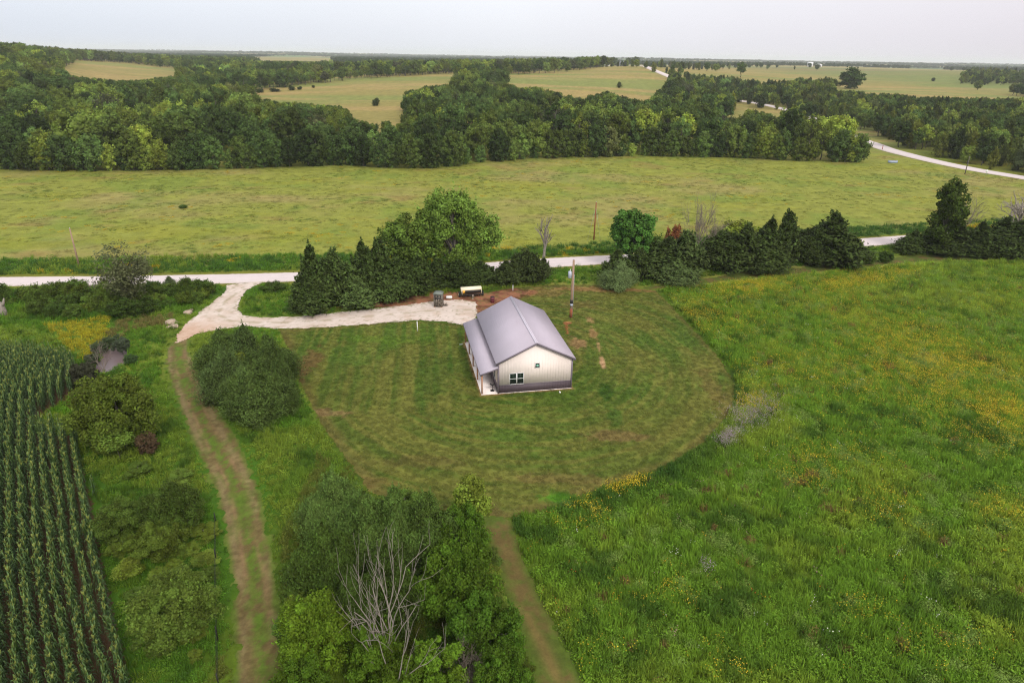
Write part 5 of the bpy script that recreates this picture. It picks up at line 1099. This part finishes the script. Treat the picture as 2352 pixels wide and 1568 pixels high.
def inview(X, Y, m=60):
    d = np.c_[X, Y, np.zeros(len(X))] - np.array([0, 0, CAMH]); z = d @ FWn; u = 1176 + FPX * (d @ RTn) / z; v = 784 - FPX * (d @ UPn) / z; return (z > 5) & (u > -m) & (u < 2352 + m) & (v < 1568 + 1.6 * m) & (v > 0)
SOLID = [LAWN, DRIVE, TRACK, PATHR, PATHB, POND]
def free(X, Y, pad=0):
    k = np.ones(len(X), bool)
    for s_ in SOLID: k &= ~inpoly(X, Y, s_)
    return k & (road_dist(X, Y) > 3.6)
def nvec(X, Y, c0, c1, c2, s=0):
    n1 = fbm(X / 8, Y / 8, 601 + s); n2 = fbm(X / 2.2, Y / 2.2, 602 + s); c = np.tile(c0, (len(X), 1)); c = mixc(c, c1[None], sstep(.42, .66, n1)); c = mixc(c, c2[None], sstep(.52, .72, n2) * .8); return c * rg.uniform(.75, 1.25, (len(X), 1))
# right-hand hay meadow
MEAD = np.vstack([hits([(1165,1195),(1260,1172),(1350,1136),(1450,1103),(1540,1072),(1605,1032),(1656,986),(1690,936),(1694,880),(1660,822),(1604,762),(1545,698),(1512,668),(1600,660),(1700,648),(1900,628),(2080,610),(2200,604),(2352,602),(2800,600)])[:, :2], [[150, 96], [150, 20], [60, -10], [12, -10]], hits([(1345,1680),(1340,1580),(1290,1480),(1240,1380),(1200,1290)])[:, :2]])
X, Y = scatter_poly(MEAD, 11.5, rg); k = inview(X, Y, 420) & ~inpoly(X, Y, PATHB) & ~inpoly(X, Y, PATHR) & ~inpoly(X, Y, LAWN); dcm = np.hypot(X, Y); k &= rg.random(len(X)) < np.clip(2.0 - dcm / 62, .42, 1); X, Y = X[k], Y[k]
dk = sstep(5, 0, pdist(X, Y, LAWN)) 
c = nvec(X, Y, srgb(114,148,46), srgb(140,160,54), srgb(74,104,38))
pale = fbm(X / 1.1, Y / 1.1, 611, 2) > (.76 - .09 * sstep(10, 45, X)); c[pale] = srgb(126,150,68) * rg.uniform(.85, 1.1, (pale.sum(), 1))
brn = fbm(X / 1.2, Y / 1.2, 613, 2) > .84; c[brn] = srgb(124,104,62)
c = mixc(c, srgb(62,96,40)[None], dk * sstep(.45, .6, fbm(X / 4, Y / 4, 614)) * .7)
ix = rg.choice(6, len(X), p=[.27, .2, .19, .14, .1, .1]); ix[pale] = 5
s = rg.uniform(.7, 1.35, len(X)) * np.clip(.85 + dcm[k] / 160, .85, 1.5); s *= sstep(-.3, .6, pdist(X, Y, LAWN)) * .25 + .75
rotz = lambda n: np.c_[rg.normal(0, .12, n), rg.normal(0, .12, n), rg.uniform(0, 6.28, n)]
instancer("meadow_grass", np.c_[X, Y, np.zeros(len(X))], np.c_[s, s, s * rg.uniform(.6, 1.15, len(X))], rotz(len(X)), ix, c, T, "tall mixed green grass and weeds of the hay meadow right of the yard", "grass"); print('meadow', len(X))
# yellow and pink flowers in it, in the drifts the photograph shows
FD = [((1560,690),(1600,740),60,.9),((1700,700),(1760,760),60,.25),((1850,640),(1950,700),70,.8),((2050,720),(2150,850),80,1.3),((2180,870),(2350,990),80,1.3),((2280,920),(2352,960),40,1.),((1900,800),(2060,880),90,.7),((1750,820),(1830,860),50,.35),((1840,1040),(1870,1090),45,1.),((1700,900),(1740,930),30,.5),((2280,640),(2352,700),60,.5),((1480,1090),(1400,1120),14,.6),((1350,1150),(1330,1190),26,.7),((2020,1130),(2050,1170),40,.5),((2250,1140),(2352,1180),40,.5),((1500,1310),(1540,1370),50,.5),((2120,1440),(2230,1480),60,.45),((1650,1490),(1700,1540),50,.4),((1960,1380),(2010,1400),30,.4),((1950,1000),(2000,1040),50,.25),((1300,1420),(1420,1500),60,.2),((2200,800),(2352,860),60,.7),((1650,660),(1800,650),26,.8),((1900,650),(2100,620),22,.7)]
FX, FY, FC = [], [], []
for a, b, w, den in FD:
    m = int(den * 360 * (1 + math.dist(a, b) / 120) * min(6.0, 7.0 * (700 / max(a[1], 640)) ** 5)); t_ = rg.random(m); sc_ = np.clip(rg.normal(0, .8, (m, 2)), -2, 2) * w
    us = a[0] + (b[0] - a[0]) * t_ + sc_[:, 0] * 1.3; vsn = a[1] + (b[1] - a[1]) * t_ + sc_[:, 1] * .6
    Q = np.array([hit(u_, max(v_, 606), .7)[:2] for u_, v_ in zip(us, vsn)]); keep = inpoly(Q[:, 0], Q[:, 1], MEAD) & (fbm(Q[:, 0] / 1.5, Q[:, 1] / 1.5, 621, 3) > .36); Q = Q[keep]; FX.append(Q[:, 0]); FY.append(Q[:, 1]); FC.append(np.tile(srgb(228,200,60), (len(Q), 1)) * rg.uniform(.7, 1.1, (len(Q), 1)))
m = 520; X, Y = scatter_poly(MEAD, .16, rg); k = inview(X, Y); X, Y = X[k], Y[k]; FX.append(X); FY.append(Y); pc = np.array([srgb(214,160,40), srgb(230,226,214), srgb(176,120,140), srgb(190,110,50)]); FC.append(pc[rg.choice(4, len(X), p=[.35, .3, .2, .15])])
for a, b, w, m in (((1690,960),(1770,920),34,900),((1660,1010),(1690,985),14,320),((1615,1280),(1630,1300),10,36)):
    t_ = rg.random(m); sc_ = rg.normal(0, .5, (m, 2)) * w; Q = np.array([hit(a[0] + (b[0]-a[0]) * q + s0 * 1.5, a[1] + (b[1]-a[1]) * q + s1, .7)[:2] for q, (s0, s1) in zip(t_, sc_)]); FX.append(Q[:, 0]); FY.append(Q[:, 1]); FC.append(np.tile(srgb(178,160,164), (len(Q), 1)) * rg.uniform(.7, 1.1, (len(Q), 1)))
X, Y, c = np.concatenate(FX), np.concatenate(FY), np.vstack(FC); s = rg.uniform(.75, 1.25, len(X))
instancer("wildflowers", np.c_[X, Y, np.zeros(len(X))], np.c_[s, s, s], rotz(len(X)), rg.integers(0, 2, len(X)), c, FL, "yellow, white and mauve wildflowers in drifts through the hay meadow", "wildflowers"); print('flowers', len(X))
# left side: banks, verges, strip between track and lawn
LEFT = np.array([[-19, 20], [-75, 60], [-110, 104], [75, 104], [75, 92], [20, 90], [-10, 88], [-18, 84], [-17, 60], [-4, 52], [2, 46], [4, 20]], float)
LEFT = np.vstack([[[-30, 15], [-80, 60], [-115, 105]], hits([(2352,560),(2800,560),(2800,592),(2352,584),(2080,586),(1850,610),(1700,626),(1600,638),(1470,658),(1350,652),(1180,659),(1110,670),(870,688),(755,706),(790,716),(640,757),(672,820),(715,935),(745,985),(795,1055),(850,1130),(960,1160),(1110,1185),(1150,1300),(1205,1450),(1300,1760)])[:, :2]])
CORNP = [(-60,784),(0,786),(60,786),(105,790),(160,808),(172,835),(165,870),(120,905),(70,935),(60,955),(165,965),(205,1110),(230,1246),(265,1400),(310,1590),(330,1720),(350,1900),(-900,1900),(-900,784)]
CORN = hits(CORNP, 1.6)[:, :2]
X, Y = scatter_poly(LEFT, 9.0, rg); k = inview(X, Y, 300) & free(X, Y) & ~inpoly(X, Y, CORN); dcm = np.hypot(X, Y); k &= rg.random(len(X)) < np.clip(1.9 - dcm / 62, .35, 1); X, Y = X[k], Y[k]; dcm = dcm[k]
u_, v_ = [], []; d = np.c_[X, Y, np.zeros(len(X))] - np.array([0, 0, CAMH]); z = d @ FWn; U_ = 1176 + FPX * (d @ RTn) / z; V_ = 784 - FPX * (d @ UPn) / z
c = nvec(X, Y, srgb(94,132,40), srgb(124,144,50), srgb(64,96,34), 20)
yl = inpoly(U_, V_, [(100,745),(250,730),(250,775),(200,830),(150,800)]); c[yl] = srgb(168,160,44) * rg.uniform(.8, 1.1, (yl.sum(), 1))
lt = inpoly(U_, V_, [(60,905),(180,880),(180,960),(60,950)]); c[lt] = srgb(100,142,36) * rg.uniform(.85, 1.1, (lt.sum(), 1))
ol = (X > -17) & (X < 0) & (Y < 62) & (fbm(X / 3, Y / 3, 631) > .5); c[ol] = srgb(110,118,50) * rg.uniform(.8, 1.1, (ol.sum(), 1))
br = inpoly(U_, V_, [(270,735),(400,720),(400,745),(300,760),(250,800),(230,790)]) ; c[br] = srgb(124,116,66) * rg.uniform(.8, 1.1, (br.sum(), 1))
drt = inpoly(U_, V_, [(60,958),(80,915),(150,868),(165,880),(110,930)]) | (inpoly(U_, V_, [(196,1080),(240,1110),(236,1220),(222,1236)]) & (rg.random(len(X)) < .5))
shadeweed = inpoly(U_, V_, [(-100,655),(500,655),(420,700),(330,730),(0,735),(-100,735)])
s = rg.uniform(.55, 1.2, len(X)) * np.clip(.8 + dcm / 170, .8, 1.5); s[shadeweed] *= 1.3; edge = np.min([pdist(X, Y, q) for q in (TRACK, LAWN, DRIVE)], 0); s *= .45 + .55 * sstep(0, 1.0, edge)
kk = ~drt; X, Y, s, c, n_ = X[kk], Y[kk], s[kk], c[kk], kk.sum(); ix = rg.choice(6, n_, p=[.22, .12, .24, .18, .14, .10])
instancer("weedy_grass", np.c_[X, Y, np.zeros(n_)], np.c_[s, s, s * rg.uniform(.5, 1.1, n_)], rotz(n_), ix, c, T, "rough green grass and weeds on the banks beside the farm track and the road", "grass"); print('weedy', n_)
# far meadow tussocks
X = rg.uniform(-190, 210, 110000); Y = rg.uniform(98, 262, 110000); k = inview(X, Y) & (road_dist(X, Y) > 3.9) & (Y > np.interp(X, ROADC[:, 0], ROADC[:, 1])) & (Y < frontline(X) + 3) & (pdist(X, Y, FRC, False) > 4.5); X, Y = X[k], Y[k]
q = fbm(X / 10, Y / 7, 641); rd = road_dist(X, Y); verge = (rd < 11); k = (rg.random(len(X)) < .07 + .22 * sstep(.42, .62, q)) | verge; X, Y, q, rd, verge = X[k], Y[k], q[k], rd[k], verge[k]
gc = ground_color(X, Y)[:, :3]; c = gc * rg.uniform(1.05, 1.18, (len(X), 1)); dkk = (q > .62) & (rg.random(len(X)) < .2); c[dkk] = srgb(84,116,46) * rg.uniform(.75, 1.1, (dkk.sum(), 1)); c[verge] = srgb(74,108,44) * rg.uniform(.7, 1.2, (verge.sum(), 1)); ye = (fbm(X / 12, Y / 5, 645, 3) > .69) & (rg.random(len(X)) < .5) ; c[ye] = srgb(196,166,40)
s = rg.uniform(.7, 1.5, len(X)); n_ = len(X); hz = np.where(verge, 1.2, .16) * s * sstep(0, 1.6, rd - 3.4)
instancer("pasture_grass", np.c_[X, Y, terr(X, Y)], np.c_[s * 1.5, s * 1.5, hz + .05], z3(n_)[:, :3] if False else np.c_[np.zeros((n_, 2)), rg.uniform(0, 6.28, n_)], rg.choice([2, 4, 5, 0], n_), c, T, "yellow-green pasture grass with weed patches beyond the gravel road", "grass"); print('pasture', n_)
# lawn tufts
X, Y = scatter_poly(LAWN, 9.0, rg); hx = (X - HC[0]) * HA[0] + (Y - HC[1]) * HA[1]; hy = (X - HC[0]) * HB[0] + (Y - HC[1]) * HB[1]
dirtm = inpoly(X, Y, DIRT) & (fbm(X / 1.2, Y / 1.2, 651) < .6)
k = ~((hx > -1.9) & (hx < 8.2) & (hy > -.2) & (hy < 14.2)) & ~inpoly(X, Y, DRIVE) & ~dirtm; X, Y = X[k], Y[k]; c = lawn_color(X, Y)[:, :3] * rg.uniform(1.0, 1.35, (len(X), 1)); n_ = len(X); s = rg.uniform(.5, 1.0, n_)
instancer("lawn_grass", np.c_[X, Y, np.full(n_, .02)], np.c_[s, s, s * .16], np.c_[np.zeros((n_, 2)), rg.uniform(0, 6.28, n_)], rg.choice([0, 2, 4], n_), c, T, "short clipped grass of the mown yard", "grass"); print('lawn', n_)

# ------------------------------------------------------------------ corn
def corn(seed, h=2.0):
    r = np.random.default_rng(seed); V = []; F = []; lv = []; c = 0; a0 = r.uniform(0, 3.1)
    for k in range(12):
        z0 = h * (.18 + .75 * k / 12); a = a0 + (k % 2) * math.pi + r.normal(0, .35); Ln = (.41 - .2 * abs(k / 12 - .4)) * r.uniform(.8, 1.15); dv = np.array([math.cos(a), math.sin(a), 0]); sv = np.array([-dv[1], dv[0], 0])
        ts = np.array([0, .3, .62, .85, 1.0]); rise = np.array([0, .22, .25, .1, -.12]) * (1.15 if k > 8 else 1); wd_ = np.array([.02, .034, .032, .02, .004])
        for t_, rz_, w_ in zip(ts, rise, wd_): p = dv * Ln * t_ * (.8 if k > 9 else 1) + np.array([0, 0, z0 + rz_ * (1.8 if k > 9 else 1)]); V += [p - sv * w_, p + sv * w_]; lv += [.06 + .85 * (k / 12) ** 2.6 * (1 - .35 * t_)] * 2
        for q in range(4): F.append((c + 2*q, c + 2*q + 1, c + 2*q + 3, c + 2*q + 2))
        c += 10
    for k in range(7):   # tassel
        a = r.uniform(0, 6.28); dv = np.array([math.cos(a) * .09, math.sin(a) * .09, .26]) * r.uniform(.6, 1.1); p = np.array([0, 0, h * .98]); sv = np.array([.014, .006, 0]); V += [p - sv, p + sv, p + dv + sv, p + dv - sv]; lv += [1.3] * 4; F.append((c, c+1, c+2, c+3)); c += 4
    for s_ in range(3):
        a = s_ * 2.09; sv = np.array([math.cos(a), math.sin(a), 0]) * .014; V += [-sv, sv, sv + np.array([0, 0, h * .95]), -sv + np.array([0, 0, h * .95])]; lv += [.2] * 4; F.append((c, c+1, c+2, c+3)); c += 4
    return mesh_np("corn_plant", np.array(V), np.array(F), M_corn, {'lv': np.array(lv)})
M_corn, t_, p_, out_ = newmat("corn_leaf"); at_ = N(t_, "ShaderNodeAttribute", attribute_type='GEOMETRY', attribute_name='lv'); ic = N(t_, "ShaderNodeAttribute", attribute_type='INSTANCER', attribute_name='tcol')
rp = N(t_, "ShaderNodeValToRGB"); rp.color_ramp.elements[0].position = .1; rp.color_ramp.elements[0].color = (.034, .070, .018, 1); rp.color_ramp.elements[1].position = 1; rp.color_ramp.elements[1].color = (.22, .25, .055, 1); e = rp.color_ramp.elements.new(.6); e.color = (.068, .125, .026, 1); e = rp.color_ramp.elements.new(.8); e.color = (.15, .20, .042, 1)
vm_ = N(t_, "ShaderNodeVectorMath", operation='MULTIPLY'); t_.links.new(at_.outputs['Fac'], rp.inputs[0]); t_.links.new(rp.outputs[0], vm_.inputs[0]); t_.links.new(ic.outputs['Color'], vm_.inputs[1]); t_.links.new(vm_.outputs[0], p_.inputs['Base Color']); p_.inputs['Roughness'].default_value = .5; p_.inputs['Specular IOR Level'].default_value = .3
CP = [corn(700 + k) for k in range(6)]
ROWL = hits([(50,1900),(50,1720),(35,1498),(27,1400),(22,1320),(20.7,1208),(19,1084),(20,1010),(22,960),(26,915),(36,872),(56,835),(88,805),(125,785),(200,765)], 1.8)[:, :2]
RC = smooth_line(ROWL, step=.24); tg_ = np.gradient(RC, axis=0); tg_ /= np.linalg.norm(tg_, axis=1)[:, None]; nr_ = np.c_[tg_[:, 1], -tg_[:, 0]]
CX, CY, CR = [], [], []
for k in range(-40, 14):
    Q = RC + nr_ * k * .76; s_ = np.r_[0, np.cumsum(np.linalg.norm(np.diff(Q, axis=0), axis=1))]; dt = (np.gradient(Q, axis=0) * tg_).sum(1); 
    good = dt > .02; m_ = np.interp(np.arange(0, s_[-1], .24), s_, np.arange(len(Q))).astype(int); m_ = m_[good[m_]]; q = Q[m_] + rg.normal(0, .035, (len(m_), 2)); CX.append(q[:, 0]); CY.append(q[:, 1])
X, Y = np.concatenate(CX), np.concatenate(CY); k = inpoly(X + rg.normal(0, .15, len(X)), Y, CORN) & inview(X, Y, 300); X, Y = X[k], Y[k]; n_ = len(X)
s = rg.uniform(.84, 1.1, n_) * (1 - .35 * sstep(62, 80, Y) * fbm(X / 4, Y / 4, 661)); c = np.ones((n_, 3)) * rg.uniform(.85, 1.15, (n_, 1))
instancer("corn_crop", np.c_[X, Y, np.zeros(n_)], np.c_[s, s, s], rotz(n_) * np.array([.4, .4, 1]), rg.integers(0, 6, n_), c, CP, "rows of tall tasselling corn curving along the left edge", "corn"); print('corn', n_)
CG = CORN.copy(); CG[:, 0] = np.maximum(CG[:, 0], -75); 
sheet("corn_soil", CG, .3, .015, lambda x, y: np.c_[np.tile(srgb(84,66,48), (len(x), 1)) * (.7 + .6 * fbm(x, y, 671))[:, None], np.ones(len(x))], M_dirt, "dark bare soil under the corn rows", "soil", .1)

# ------------------------------------------------------------------ air
hz_, ht, hp, ho = newmat("summer_haze"); ht.nodes.remove(hp); pv = N(ht, "ShaderNodeVolumePrincipled"); pv.inputs['Density'].default_value = HAZE_D; pv.inputs['Color'].default_value = (.92, .96, 1.0, 1); pv.inputs['Anisotropy'].default_value = 0.0
ht.links.new(pv.outputs[0], ho.inputs['Volume'])
g = G(); g.box(-13500, 13500, -120, 14500, -6, 75); tag(g.obj("haze", hz_), "thin bluish summer haze over the whole landscape", "haze", kind="stuff")
